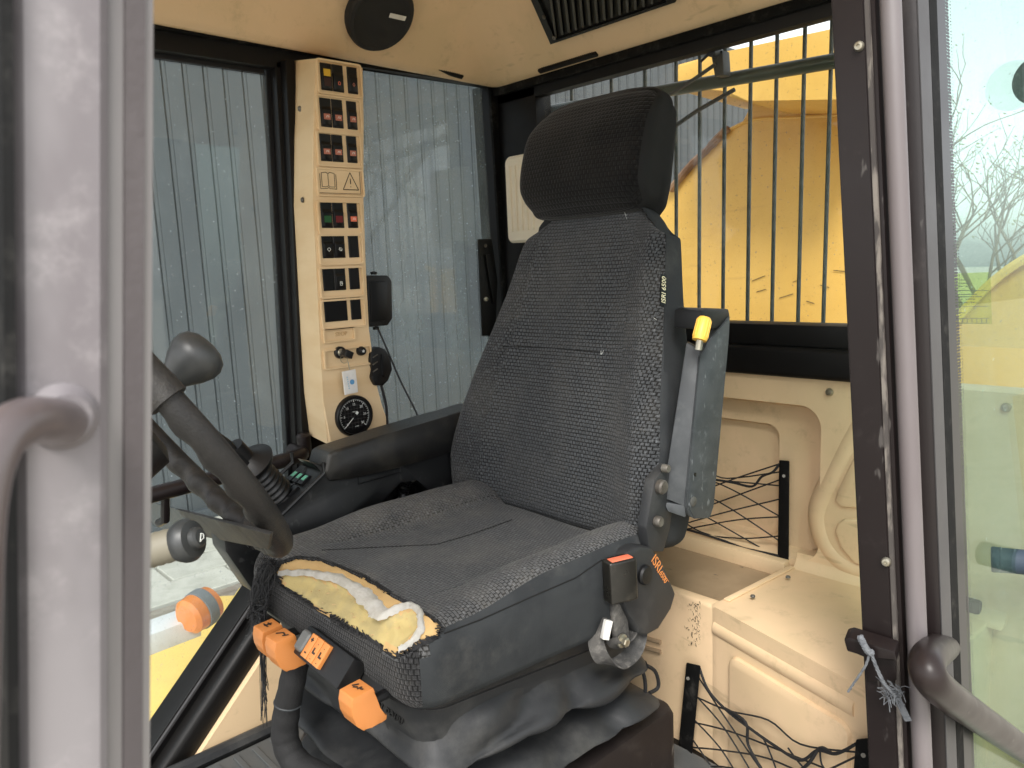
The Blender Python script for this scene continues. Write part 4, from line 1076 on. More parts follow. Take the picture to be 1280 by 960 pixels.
# twisted webbing loop
def band(bm, pts, w, hint):
    pts = spline(pts, 8); rows = []
    for i, p in enumerate(pts):
        t = (pts[min(i + 1, len(pts) - 1)] - pts[max(i - 1, 0)]).normalized(); s = i / (len(pts) - 1)
        h = hint(s).normalized(); h = (h - t * h.dot(t)).normalized(); n_ = t.cross(h); rows.append([p + h * w + n_ * .0012, p - h * w + n_ * .0012, p - h * w - n_ * .0012, p + h * w - n_ * .0012])
    loft(bm, rows)
bm = B(); band(bm, [ony(x, y, Y) for x, y, Y in ((752, 772, .745), (745, 800, .74), (754, 825, .732), (772, 830, .73), (792, 815, .735), (799, 790, .745), (790, 772, .76))], .013, lambda s: V((sin(s * 3), -1, cos(s * 5) * .6))); obj('webbing_loop', bm, m_belt, bk_)
bm = B(); band(bm, [ony(x, y, Y) for x, y, Y in ((764, 798, .74), (770, 806, .735), (784, 804, .735), (790, 788, .74), (782, 770, .75), (778, 755, .76))], .011, lambda s: V((.3, -1, sin(s * 4)))); obj('webbing_loop', bm, m_belt, bk_)
wc = thing('cable_connector', 'small white cable connector hanging below the belt buckle', 'connector', ony(758, 787, .725))
bm = B(); ca = ony(758, 787, .722); d1 = (ony(761, 773, .722) - ony(755, 802, .722)).normalized(); d2 = V((.9, -.3, .2)); d2 = (d2 - d1 * d2.dot(d1)).normalized()
obox(bm, ca, d1 * .0145, d2 * .0055, d1.cross(d2) * .005, .001); obj('housing', bm, m_white, wc)
bm = B(); obox(bm, ca - d1 * .0147, d1 * .001, d2 * .004, d1.cross(d2) * .0035); obj('socket', bm, m_switch, wc)

# ---- folded-up armrest
AY0 = .70
def ar(px, py, Y): return ony(px, py, Y)
bm = B()
botE = [ar(855, 641, AY0), ar(870, 650, AY0), ar(885, 650, AY0), ar(894, 640, AY0)]; topE = [ar(874, 440, AY0), ar(886, 428, AY0), ar(901, 405, AY0 + .004), ar(911, 398, AY0 + .004)]
# outer (light) channel face: closed section lofted up the arm
def sec(e0, e1, e2, dep): return [e0, e1, e2, e2 + V((.016, dep * .4, 0)), e0 + V((.03, dep * .4, 0))]
L0 = sec(ar(856, 632, AY0 + .004), ar(861, 636, AY0), ar(893, 632, AY0), .07)
L1 = sec(ar(874, 445, AY0 + .004), ar(884, 436, AY0), ar(912, 420, AY0), .07)
L00 = sec(ar(859, 645, AY0 + .006), ar(868, 650, AY0 + .003), ar(888, 648, AY0 + .003), .06)
L11 = sec(ar(884, 428, AY0 + .004), ar(892, 418, AY0 + .002), ar(913, 394, AY0 + .002), .066)
loft(bm, [L00, L0, [a.lerp(b, .5) for a, b in zip(L0, L1)], L1, L11])
bmesh.ops.bevel(bm, geom=bm.edges[:], offset=.004, segments=2, affect='EDGES', clamp_overlap=True)
arm = obj('armrest', bm, m_arm, seat, sharp=50)
bm = B(); prism(bm, [ar(828, 622, .734), ar(857, 634, .706), ar(876, 437, .706), ar(858, 428, .734)], (.022, .014, 0), .003, 2); obj('pad_face', bm, m_armdark, arm)
bm = B(); prism(bm, [ar(829, 627, .733), ar(835, 640, .725), ar(858, 648, .706), ar(857, 632, .706)], (.03, .03, 0), .004); obj('end_cap', bm, m_armdark, arm)
bm = B(); prism(bm, [ar(876, 412, .705), ar(877, 388, .705), ar(884, 385, .705), ar(911, 386, .705), ar(913, 395, .705), ar(903, 410, .705)], (.012, .062, 0), .004); obj('end_cap', bm, m_blackpl, arm)
kb, kt = ar(874, 426, .692), ar(881, 397, .692); kd = (kt - kb)
bm = B(); lathe(bm, [(.0, 0), (.0115, .001), (.0122, .006), (.0118, kd.length * .9), (.009, kd.length), (0, kd.length)], kb, kd, 24)
for k in range(14):
    a1, a2, a3 = frame_(kd); q = a1 * cos(2 * pi * k / 14) + a2 * sin(2 * pi * k / 14); tube(bm, [kb + q * .0118 + a3 * .006, kb + q * .0114 + a3 * kd.length * .88], .0011, 4)
obj('height_knob', bm, m_yknob, arm)
bm = B(); tube(bm, [ar(873, 437, .694), ar(875, 424, .692)], .006, 10); obj('knob_stem', bm, m_steel, arm)
bm = B(); c = ar(867, 627, AY0 - .001); lathe(bm, [(.0088, .004), (.0085, 0), (.006, -.0015), (0, -.002)], c, (0, 1, 0), 18); obj('rivet', bm, M('dark_rivet', (.06, .06, .055), .5), arm)
bm = B(); c = ar(869, 593, AY0 - .0005); lathe(bm, [(.003, .001), (.003, -.0005), (0, -.0006)], c, (0, 1, 0), 12); obj('hole', bm, m_switch, arm)
bm = B(); tube(bm, [ar(824, 612, .765), ar(838, 612, .735)], .016, 14); obj('pivot', bm, m_darksteel, arm)
# ================================================================== THINGS IN THE CAB
# ---- steering wheel
wheel = thing('steering_wheel', 'worn black steering wheel with finger grips and a round grey spinner knob', 'steering wheel', (.29, .94, .55))
tau, yaw, RW = 1.008, -.084, .207
WC = V((.289, .939, .838)); WT = V((-cos(tau) * cos(yaw), -cos(tau) * sin(yaw), sin(tau))); WS = V((sin(yaw), -cos(yaw), 0)); WN = WS.cross(WT).normalized()
if WN.x < 0: WN = -WN
def wp(th, r=RW): return WC + (-WT * cos(th) + WS * sin(th)) * r
bm = B(); N_ = 150; pts = [wp(2 * pi * k / N_) for k in range(N_)]
rings = []
for k in range(N_):
    th = 2 * pi * k / N_; o = wp(th); er = (o - WC).normalized(); rr = .015
    r_ = []
    for j in range(12):
        a = 2 * pi * j / 12; grip = .0042 * sin(th * 30) * max(0, cos(a - 3.6)); r_.append(o + (er * cos(a) + WN * sin(a)) * (rr + grip))
    rings.append(r_)
rings.append(rings[0]); vr = [[bm.verts.new(p) for p in r] for r in rings[:-1]]; vr.append(vr[0])
for a, b in zip(vr, vr[1:]):
    for j in range(12): bm.faces.new((a[j], a[(j + 1) % 12], b[(j + 1) % 12], b[j]))
obj('rim', bm, m_steer, wheel, sharp=80)
hubc = WC - WN * .035
def spoke(th, w0, w1, name='spoke'):
    bm = B(); o = wp(th, RW - .012); t_ = (wp(th + .01) - wp(th)).normalized()
    obx = [o + t_ * w1, o - t_ * w1]; d = hubc + (o - WC).normalized() * .03
    prism(bm, [o + t_ * w1 - WN * .004, o - t_ * w1 - WN * .004, d - t_ * w0, d + t_ * w0], WN * .012, .004)
    return obj(name, bm, m_blackpl, wheel)
spoke(2.2, .03, .022); spoke(-2.2, .03, .022)
bm = B(); lathe(bm, [(0, -.05), (.045, -.05), (.05, -.02), (.048, .012), (.035, .02), (0, .022)], hubc, WN, 28); obj('hub', bm, m_blackpl, wheel)
# straight flat spoke seen at the lower rim
bm = B()
q = [onp(x, y, WC - WN * .02, WN) for x, y in ((335, 687), (338, 668), (180, 626), (180, 656))]
prism(bm, q, WN * .004, .001); obj('spoke', bm, m_steer, wheel)
# worn leather flap
bm = B(); rnd = random.Random(4)
for k in range(60):
    x, y = rnd.uniform(315, 340), rnd.uniform(655, 680); p = onp(x, y, WC + WN * .012, WN); tube(bm, [p, p + V((rnd.uniform(-.004, .004), rnd.uniform(-.004, .004), rnd.uniform(-.02, -.006)))], .0007, 3)
obj('worn_threads', bm, m_steer, wheel, kind='stuff')
bm = B(); kc = onp(190, 492, WC, WN); ea = (wp(.3) - wp(.2)).normalized()
best = min(range(N_), key=lambda k: (pts[k] - kc).length); ko = pts[best]; et = (pts[(best + 1) % N_] - pts[best - 1]).normalized()
tube(bm, [ko - et * .024, ko - et * .022, ko + et * .022, ko + et * .024], .0195, 16); cl = obj('knob_clamp', bm, m_steer, wheel)
bm = B(); kd = (WN + V((0.05, .0, .05))).normalized(); kp = onp(195, 492, ko + WN * .018, WN)
kx = onp(243, 448, ko + WN * .075, WN); kd = (kx - kp).normalized(); KL = (kx - kp).length
lathe(bm, [(.0, -.012), (.013, -.012), (.0125, .0), (.0135, .3 * KL), (.0175, .5 * KL), (.027, .75 * KL), (.0325, .98 * KL), (.0325, 1.15 * KL), (.028, 1.3 * KL), (.018, 1.4 * KL), (.007, 1.43 * KL), (0, 1.435 * KL)], kp, kd, 32)
obj('spinner_knob', bm, m_knob, wheel, sharp=60)
bm = B(); tube(bm, [hubc - WN * .40, hubc - WN * .04], .035, 16); box(bm, (-.11, .84, .0), (.0, 1.04, .66), .02)
obj('steering_column', bm, m_blackpl, wheel)
# stalk with horn button
stk = thing('column_stalk', 'cream ribbed stalk with a black end cap and a white horn symbol', 'control stalk', ony(215, 678, .86))
e0 = ony(233, 676, .86); ed = (e0 - ony(150, 699, .90)).normalized()
bm = B(); lathe(bm, [(0, -.10), (.0185, -.10)] + [(.0185 + (.0008 if k % 2 else 0), -.098 + k * .0045) for k in range(20)] + [(.018, -.006), (0, -.006)], e0, ed, 24); obj('ribbed_sleeve', bm, M('cream_grip', (.17, .155, .115), .6, dust=((.2, .17, .12), .4, 40, .5)), stk)
ef = (EYE - e0).normalized(); ef = (ed * .8 + ef * .35).normalized()
bm = B(); lathe(bm, [(0, -.01), (.022, -.009), (.0245, -.002), (.0245, .004), (.021, .010), (.0125, .0115), (.0118, .017), (.009, .0195), (0, .02)], e0, ef, 28); cap = obj('end_cap', bm, m_knob, stk)
ha, hb, _ = frame_(ef, (0, 0, 1)); hc = e0 + ef * .0202
up_ = hb if hb.z > 0 else -hb; rt_ = up_.cross(ef).normalized()
bm = B()
for p, q in (((-.004, -.003), (.001, .0035)), ((.001, .0035), (.0045, .0015)), ((.0045, .0015), (.0025, -.003)), ((.0025, -.003), (-.004, -.003)), ((-.005, -.004), (-.002, -.004))):
    tube(bm, [hc + rt_ * p[0] + up_ * p[1], hc + rt_ * q[0] + up_ * q[1]], .0006, 4)
obj('horn_symbol', bm, m_whitesym, cap)

# ---- armrest console, tray with switches, joystick with bellows
con = thing('control_console', 'black armrest console with padded top and switch tray on the far side of the seat', 'console', (.75, 1.3, .45))
CY = 1.265; CD = .15
def c2(px, py, Y=CY): return ony(px, py, Y)
bodypts = [c2(x, y) for x, y in ((388, 578), (430, 588), (500, 578), (562, 560), (600, 600), (575, 650), (548, 645), (540, 612), (522, 597), (500, 600), (478, 622), (462, 650), (432, 664), (365, 705), (335, 745), (318, 742), (282, 690), (278, 660), (330, 655), (356, 642), (398, 604), (404, 590))]
bm = B(); prism(bm, bodypts, (0, .06, 0), .006, 2); cb = obj('console_body', bm, m_console, con, sharp=50)
bm = B(); padp = [c2(x, y, CY - .006) for x, y in ((411, 568), (420, 563), (490, 541), (560, 520), (600, 507), (600, 556), (561, 566), (500, 584), (440, 598), (412, 603), (406, 590))]
prism(bm, padp, (0, .07, 0), .010, 3); obj('armrest_pad', bm, m_pad, con, sharp=60)
lb = [c2(x, y, CY - .0012) for x, y in ((448, 591), (500, 577), (500, 590), (448, 605))]
bm = B()
for a, b in zip(lb, lb[1:] + lb[:1]): tube(bm, [a, b], .0012, 5)
lbf = obj('embossed_label', bm, m_console, con)
text('embossed_lettering', 'TRW SEAT' if False else 'ARM', (lb[0] + lb[2]) / 2, lb[1] - lb[0], V((0, 0, 1)), .016, m_console, lbf, .0012) if False else None
bm = B(); prism(bm, [(.74, 1.335, .42), (1.02, 1.335, .42), (1.02, 1.335, .64), (.74, 1.335, .64)], (0, .03, 0), .006); obj('inner_bracket', bm, m_blackpl, con)
bm = B(); P_ = spline([ony(502, 650, 1.31), ony(503, 625, 1.31), ony(507, 605, 1.31), ony(516, 592, 1.31)], 14); tube(bm, P_, lambda s: .011 + .0015 * sin(s * 110), 10); obj('cable_conduit', bm, m_blackpl, con)
bm = B(); tube(bm, spline([ony(x, y, 1.30) for x, y in ((515, 602), (530, 598), (545, 606), (556, 622), (560, 640))], 6), .0025, 6); obj('wire', bm, m_darksteel, con)
# tray
ta, tb_, tc_, td = c2(357, 640, CY + .012), c2(405, 596, CY + .012), c2(405, 596, CY + .012) + V((0, .105, 0)), c2(357, 640, CY + .012) + V((0, .105, 0))
ex = (tb_ - ta).normalized(); ey = V((0, 1, 0)); ez = ex.cross(ey).normalized()
if ez.z < 0: ez = -ez
bm = B(); L_ = (tb_ - ta).length; o_ = ta + ex * (-.08) - ez * .012
prism(bm, [o_, o_ + ex * (L_ + .09), o_ + ex * (L_ + .09) + ey * .105, o_ + ey * .105], ez * .012, .003); tray = obj('switch_tray', bm, m_blackpl, con)
bm = B()
for yy in (-.012, .112): tube(bm, [ta + ey * yy + ez * .008 - ex * .09, ta + ey * yy + ez * .008, tb_ + ey * yy + ez * .012, tb_ + ey * yy + ez * .03 + ex * .01], .004, 8)
obj('tray_rim', bm, m_console, con, kind='stuff')
for r in range(2):
    for k in range(3):
        c = ta + ex * (L_ * .42 + r * .03) + ey * (.03 + .021 * k) + ez * .006
        bm = B(); obox(bm, c, ex * .0125, ey * .0085, ez * .005, .0015); sw = obj('rocker_switch', bm, m_switch, tray)
        if r == 1:
            bm = B(); obox(bm, c + ez * .0053 + ex * .003, ex * .006, ey * .005, ez * .0004); obj('symbol', bm, m_green, sw)
joy = thing('joystick', 'black joystick base with ribbed rubber bellows at the front of the console', 'joystick', c2(352, 622, CY + .05))
j0 = onp(352, 628, ta + ey * .06, V((0, 1, 0))); j1 = ony(305, 572, CY + .05); jd = (j1 - j0).normalized(); JL = (j1 - j0).length
bm = B(); pf = [(0, -.004)]
NB = 9
for k in range(NB):
    r_ = lerp(.036, .029, k / NB); h = JL * .8 * k / NB; s_ = JL * .8 / NB
    pf += [(r_ * .82, h), (r_, h + s_ * .35), (r_, h + s_ * .6), (r_ * .82, h + s_ * .95)]
pf += [(.02, JL * .8), (0, JL * .8)]
lathe(bm, pf, j0, jd, 28); obj('bellows', bm, m_bellows, joy, sharp=60)
bm = B(); lathe(bm, [(0, JL * .78), (.02, JL * .78), (.044, JL * .82), (.047, JL * .88), (.03, JL * .93), (.018, JL * 1.0), (.016, JL * 1.25), (0, JL * 1.25)], j0, jd, 28); obj('collar', bm, m_blackpl, joy)
bm = B(); g = [ony(x, y, CY + .03) for x, y in ((258, 540), (272, 538), (292, 552), (312, 578), (322, 596), (306, 592), (286, 572))]; prism(bm, g, (0, .05, 0), .012, 3); obj('grip', bm, m_blackpl, joy, sharp=60)

# ---- grab rails
fr_ = thing('window_grab_rail', 'dark brown grab rail running along the front side window behind the steering wheel', 'grab rail', (.62, 1.58, .58))
bm = B(); a, b = ony(150, 629, 1.58), ony(383, 568, 1.58); tube(bm, spline([a, a.lerp(b, .5), b - (b - a).normalized() * .03, b + V((.0, .03, .0)), b + V((.0, .07, .0))], 6), .0165, 14); obj('tube', bm, m_brown, fr_)
bm = B(); p = ony(207, 620, 1.58); tube(bm, [p, p + V((0, .02, -.055)), p + V((0, .06, -.07))], .009, 10); obj('bracket', bm, m_brown, fr_)
bm = B(); p = ony(380, 555, 1.62); lathe(bm, [(0, -.02), (.016, -.02), (.017, .02), (.012, .026), (0, .028)], p, (0, 0, 1), 16); obj('end_socket', bm, m_brown, fr_)
hl = thing('front_grab_handle', 'bent brown grab handle welded to the pale front door post at the left', 'grab handle', ony(75, 525, .36))
bm = B(); pth = [ony(84, 528, .362), ony(78, 527, .348), ony(58, 525, .332), ony(28, 528, .32), ony(-4, 552, .31), ony(-24, 605, .303), ony(-34, 700, .298), ony(-40, 900, .292), ony(-42, 1000, .29)]
tube(bm, spline(pth, 8), .0088, 18); obj('tube', bm, M('glossy_faded_paint', (.085, .068, .068), .32, c2=(.12, .1, .1), sc=9, coat=.1), hl)
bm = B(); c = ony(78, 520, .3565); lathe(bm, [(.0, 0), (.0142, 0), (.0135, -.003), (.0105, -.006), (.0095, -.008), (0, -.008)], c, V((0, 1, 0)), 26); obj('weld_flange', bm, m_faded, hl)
hr = thing('rear_grab_handle', 'thick brown grab handle curving out from the door post at the lower right', 'grab handle', ony(1180, 830, .33))
bm = B(); pth = [V((jy(1178, yb)[0], yb + KB * -.5 + .02, 0)) for _ in range(0)]
pA = ony(1180, 815, .335)
pth = [ony(1182, 806, .345), ony(1172, 812, .325), ony(1160, 824, .307), ony(1160, 842, .297), ony(1176, 862, .292), ony(1210, 888, .290), ony(1280, 937, .288), ony(1360, 993, .286)]
tube(bm, spline(pth, 8), .0205, 20); obj('tube', bm, M('brown_handle_paint', (.02, .0145, .0135), .34, spec=.22, bump=.04, bsc=60, scratch=((.3, .28, .26), .12, 45, (1, 1, 1))), hr)

# ---- switch panel on the post between the side windows
PYF = 1.50
pan = thing('switch_panel', 'tall cream switch panel on the far post with rows of rocker switches', 'switch panel', (.93, 1.58, .6))
def pp_(x, y, d=0): return ony(x, y, PYF - d)
fl = [(396, 73), (392, 160), (391, 250), (396, 350), (400, 430), (404, 500), (411, 556), (440, 560), (488, 540), (486, 522), (474, 505), (467, 478), (461, 410), (457, 330), (454, 240), (454.5, 150), (455, 85), (448, 82)]
pf = [pp_(x, y) for x, y in fl]; pb = [V((p.x + (.03 if i < 7 else .0), 1.67, p.z + (.035 if i in (0, 17, 16) else 0))) for i, p in enumerate(pf)]
bm = B(); vs = hexa(bm, pf, pb)
bmesh.ops.bevel(bm, geom=[e for e in bm.edges if all(abs(v.co.y - PYF) < 1e-4 for v in e.verts)], offset=.006, segments=3, affect='EDGES', clamp_overlap=True)
obj('panel_body', bm, m_pan, pan, sharp=50)
XD = V((1, 0, 0)); ZD = V((0, 0, 1))
def bezel(x0, y0, x1, y1, r=.006):
    """raised rim round a recessed switch row"""
    a, b, c = pp_(x0, y0), pp_(x1, y0 + (x1 - x0) * .17), pp_(x0, y1)
    cx, cz, w, h = (a.x + b.x) / 2, ((a.z + b.z) / 2 + (c.z + pp_(x1, y1 + (x1 - x0) * .13).z) / 2) / 2, (b.x - a.x) / 2, (a.z - c.z) / 2
    bm = B(); o = [V((cx + p, PYF, cz + q)) for p, q in rrect(w, h, r, 4)]; i_ = [V((cx + p, PYF, cz + q)) for p, q in rrect(w - .004, h - .004, r * .7, 4)]
    ringplate(bm, o, i_, (0, -.0055, 0)); bmesh.ops.bevel(bm, geom=bm.edges[:], offset=.0016, segments=2, affect='EDGES', clamp_overlap=True)
    return obj('bezel', bm, m_pan, pan)
def rocker(x0, x1, y0, y1, sl=.15, deep=.004, blank=False, zz=None):
    a, b = pp_(x0, y0), pp_(x1, y1); cx = (a.x + b.x) / 2; za, zb = (a.z, pp_(x0, y1).z) if zz is None else zz; cz = (za + zb) / 2
    w, h = (b.x - a.x) / 2 + .0016, (za - zb) / 2
    bm = B(); prism(bm, [V((cx - w, PYF + .004, cz - h)), V((cx + w, PYF + .004, cz - h)), V((cx + w, PYF + .004, cz + h)), V((cx - w, PYF + .004, cz + h))], (0, -.0065, 0), .0008, 1)
    if not blank: prism(bm, [V((cx - w * .86, PYF - .001, cz + h * .55)), V((cx - w * .86, PYF - .006, cz + h * .2)), V((cx - w * .86, PYF - .004, cz - h * .85)), V((cx - w * .86, PYF - .001, cz - h * .9))], (w * 1.72, 0, 0), .0006, 1)
    o = obj('rocker_switch' if not blank else 'blank_cover', bm, m_switch, pan)
    return o, V((cx, PYF - .0058, cz)), w, h
def chip(sw, c, dx, dz, w, h, m, y=0, name='symbol'):
    bm = B(); obox(bm, c + V((dx, y, dz)), V((w, 0, 0)), V((0, .0004, 0)), V((0, 0, h))); return obj(name, bm, m, sw, smooth=False)
def lines(sw, c, segs, m, y=-.0006, r=.0005, name='symbol'):
    bm = B()
    for s in segs:
        P_ = [c + V((x, y, z)) for x, z in s]
        for a, b in zip(P_, P_[1:]): tube(bm, [a, b], r, 4)
    return obj(name, bm, m, sw, smooth=False)
rows = [(78, 112, 0), (122, 158, 1), (167, 201, 2), (252.5, 285, 3), (294, 323, 4), (334.5, 364, 5), (374.5, 403, 6)]
offx = [400, 399.5, 399.5, 400.5, 402, 403, 405]
for (y0, y1, k) in rows:
    x = offx[k]; bezel(x - 6.5, y0 - 6, x + 50, y1 + 4.5); zz = (pp_(x, y0).z, pp_(x, y1).z)
    for j, (xa, xb) in enumerate(((0, 14.6), (14.6, 29), (33.5, 46.5))):
        dy = (xa) * .155
        blank = (k == 4 and j == 2) or (k == 5 and j != 1) or k == 6
        if k == 6 and j < 2:
            if j == 1: continue
            sw, c, w, h = rocker(x, x + 29, y0, y1, blank=True, zz=zz); continue
        sw, c, w, h = rocker(x + xa, x + xb, y0 + dy, y1 + dy, blank=blank, zz=zz)
        if blank: continue
        if k == 0:
            if j == 0: chip(sw, c, 0, h * .28, w * .62, h * .26, m_yellowlens); chip(sw, c, 0, -h * .4, w * .62, h * .3, M('brown_lens', (.03, .008, .008), .4))
            if j == 1: lines(sw, c + V((0, 0, -h * .4)), [[(-.002, -.003), (.002, -.003), (.0025, .002), (0, .004), (-.0025, .002), (-.002, -.003)]], m_red, r=.0006)
            if j == 2: lines(sw, c + V((0, 0, -h * .35)), [[(-.003, 0), (0, .004), (.003, 0), (0, -.004), (-.003, 0)], [(0, -.004), (0, .004)]], m_redsym, r=.0005)
        elif k in (1, 2) or (k == 3 and j == 2):
            chip(sw, c, 0, -h * .3, w * .6, h * .2, m_red if k == 3 else m_redsym); lines(sw, c + V((0, 0, -h * .3)), [[(-.003, -.002), (-.001, .002), (.0035, .0015), (.003, -.002)], [(0, -.001), (.002, -.0005)]], m_whitesym, -.0012)
        elif k == 3: chip(sw, c, 0, -h * .32, w * .62, h * .26, m_dgreen if j == 0 else m_dred)
        elif k == 4: lines(sw, c + V((0, 0, -h * .25)), [[(-.004, 0), (-.002, .003), (.002, .003), (.004, 0), (.001, -.003), (-.001, -.003), (-.004, 0)], [(-.003, .004), (.003, -.004)] if j else [(0, -.003), (0, -.005)]], m_whitesym)
        elif k == 5: lines(sw, c + V((0, 0, -h * .42)), [[(-.003, -.004), (.002, -.004), (.002, .004), (-.003, .004), (-.003, -.004)], [(-.0015, 0), (.0035, 0)], [(-.003, 0.002), (.002, .002)]], m_whitesym)
# plate with book and warning triangle
a, b, c = pp_(394, 210), pp_(449, 218), pp_(396, 238); cz = (pp_(421, 213).z + pp_(421, 240).z) / 2; cx = (a.x + b.x) / 2
bezel(393, 206, 453, 242)
bm = B(); w, h = (b.x - a.x) / 2, .028; obox(bm, (cx, PYF - .0015, cz), (w, 0, 0), (0, .0015, 0), (0, 0, h), .0008, 1); pl_ = obj('warning_plate', bm, m_pan, pan)
oc = V((cx, PYF - .003, cz))
lines(pl_, oc, [[(-w * .97, -h * .92), (w * .97, -h * .92), (w * .97, h * .92), (-w * .97, h * .92), (-w * .97, -h * .92)]], m_printbrown, r=.0005, name='printed_border')
bk0 = oc + V((-w * .5, 0, 0)); q = h * .62; ww = w * .36
lines(pl_, bk0, [[(-ww, q * .8), (-ww, -q), (-ww * .15, -q * .95), (0, -q * .8), (ww * .15, -q * .95), (ww, -q), (ww, q * .8)], [(-ww * .8, q * .9), (-ww * .8, -q * .75), (-ww * .2, -q * .75), (0, -q * .6), (ww * .2, -q * .75), (ww * .8, -q * .75), (ww * .8, q * .9), (ww * .25, q), (0, q * .8), (-ww * .25, q), (-ww * .8, q * .9)], [(0, q * .8), (0, -q * .6)]], m_printbrown, r=.0006, name='book_symbol')
wt = oc + V((w * .52, 0, 0)); 
lines(pl_, wt, [[(-ww, -q), (ww, -q), (0, q * 1.1), (-ww, -q)]], m_printbrown, r=.0009, name='warning_triangle'); lines(pl_, wt, [[(0, q * .35), (0, -q * .3)], [(0, -q * .6), (0, -q * .68)]], m_printbrown, r=.0011, name='exclamation_mark')
# blank pad with moulded word, key row
bezel(402, 406.5, 443, 424.5, .004)
text('embossed_lettering', 'STOP', pp_(426.5, 417.5, .0008), XD, ZD, .0125, m_emboss, pan, .0008)
bezel(402.5, 429, 463, 455, .005)
kc = pp_(424, 440.5); bm = B(); lathe(bm, [(.0135, 0), (.0135, .007), (.0115, .009), (.009, .009), (.0088, .005), (0, .005)], kc, (0, -1, 0), 26); ign = obj('ignition_lock', bm, m_blackpl, pan)
bm = B(); lathe(bm, [(.008, .0052), (.0085, .0095), (.0065, .0115), (0, .0118)], kc, (0, -1, 0), 20); obj('lock_ring', bm, m_steel, ign)
kc2 = pp_(450, 438.5); bm = B(); lathe(bm, [(.0105, 0), (.0105, .006), (.0092, .012), (.0075, .014), (0, .0142)], kc2, (0, -1, 0), 24); sb = obj('push_knob', bm, m_blackpl, pan)
lines(sb, kc2 + V((0, -.0144, 0)), [[(-.0025, -.002), (.001, .003)], [(.0005, -.003), (.003, .001)], [(-.003, .001), (.0015, -.0015)]], m_whitesym, 0, .0007)
for px, py in ((376, 136), (379.5, 250), (384, 359), (389, 462)):
    p = onp(px, py, V((pf[2].x + .016, 1.58, 1)), V((1, -.25, 0)).normalized()); screw(pan, p + V((-.001, .0, 0)), (-1, .2, 0), .006, m_darksteel)
# wood-like grain below the lock is in the plastic itself; dial gauge
gc = pp_(441.5, 519.5); GR = .047
bm = B(); lathe(bm, [(GR, -.004), (GR, .008), (GR * .96, .011), (GR * .88, .0115), (GR * .85, .006), (0, .006)], gc, (0, -1, 0), 48); ga = obj('rev_counter', bm, m_switch, pan)
fc = gc + V((0, -.0063, 0)); a0, a1 = R(222), R(-42)
bm = B()
for k in range(61):
    a = lerp(a0, a1, k / 60); e = V((cos(a), 0, sin(a))); t_ = V((-sin(a), 0, cos(a))); r0 = GR * (.68 if k % 10 == 0 else .73 if k % 2 == 0 else .77)
    obox(bm, fc + e * (r0 + GR * .81) / 2, e * (GR * .81 - r0) / 2, t_ * (.0007 if k % 10 == 0 else .0004), V((0, .0002, 0)))
obj('scale_ticks', bm, m_whitesym, ga, kind='stuff', smooth=False)
for k, sN in enumerate(('0', '5', '10', '15', '20', '25', '30')):
    a = lerp(a0, a1, k / 6); text('numeral', sN, fc + V((cos(a), 0, sin(a))) * GR * .56 + V((0, -.0003, 0)), XD, ZD, .0078, m_whitesym, ga, .0001)
text('lettering', 'min-1', fc + V((0, -.0003, .010)), XD, ZD, .0042, m_whitesym, ga, .0001); text('lettering', 'x100', fc + V((.004, -.0003, -.024)), XD, ZD, .0045, m_whitesym, ga, .0001)
bm = B()
for k in range(-4, 5):
    q = k * GR * .17; hh = math.sqrt(max(0, (GR * .66) ** 2 - q * q))
    tube(bm, [fc + V((q, .0001, -hh)), fc + V((q, .0001, hh))], .0002, 3); tube(bm, [fc + V((-hh, .0001, q)), fc + V((hh, .0001, q))], .0002, 3)
obj('dial_grid', bm, M('dial_grid', (.12, .12, .12), .6), ga, kind='stuff')
a = R(222); bm = B(); e = V((cos(a), 0, sin(a))); obox(bm, fc + e * GR * .42 + V((0, -.001, 0)), e * GR * .30, V((-e.z, 0, e.x)) * .0007, V((0, .0003, 0))); obj('needle', bm, m_whitesym, ga)
bm = B(); obox(bm, fc + V((.006, -.001, .006)), V((.0022, 0, .0022)), V((-.0022, 0, .0022)), V((0, .0004, 0))); obj('dial_mark', bm, m_whitesym, ga)
# key with ring and tag
key = thing('ignition_key', 'ignition key with wire ring and a small white photo tag', 'key', kc + V((0, -.03, 0)))
bm = B(); obox(bm, kc + V((.006, -.022, -.003)), V((.0085, 0, -.0045)), V((0, .012, 0)), V((.0035, 0, .007)), .002); obj('key_head', bm, m_blackpl, key)
rk = pp_(430, 449, .028); bm = B(); tube(bm, [rk + V((.0085 * cos(2 * pi * k / 20), .002 * sin(2 * pi * k / 20), .0085 * sin(2 * pi * k / 20))) for k in range(20)], .0007, 5, closed=True); obj('key_ring', bm, m_steel, key)
bm = B(); tube(bm, [pp_(435, 452, .028), pp_(437, 462, .028)], .0012, 6); obj('tag_loop', bm, m_steel, key)
tg0 = pp_(437.5, 477.5, .026); u_ = (pp_(439, 490, .026) - pp_(436, 465, .026)).normalized(); r_ = V((u_.z, 0, -u_.x)); r_ = -r_ if r_.x < 0 else r_
bm = B(); obox(bm, tg0, r_ * .0165, u_ * .026, V((0, .002, 0)), .001); tgo = obj('photo_tag', bm, m_white, key)
bm = B(); lathe(bm, [(.0058, 0), (.0058, .0004), (0, .0004)], tg0 + V((0, -.0021, 0)) + r_ * .004 + u_ * .0005, (0, -1, 0), 16); obj('blue_print', bm, M('tag_blue', (.1, .28, .5), .5), tgo)
bm = B()
for k in range(6): obox(bm, tg0 + V((0, -.0022, 0)) - r_ * (.007 - .0004 * k) - u_ * (.012 - .005 * k), r_ * .0016, u_ * .0015, V((0, .0001, 0)))
obj('pale_print', bm, M('tag_print', (.35, .5, .6), .5), tgo, kind='stuff')

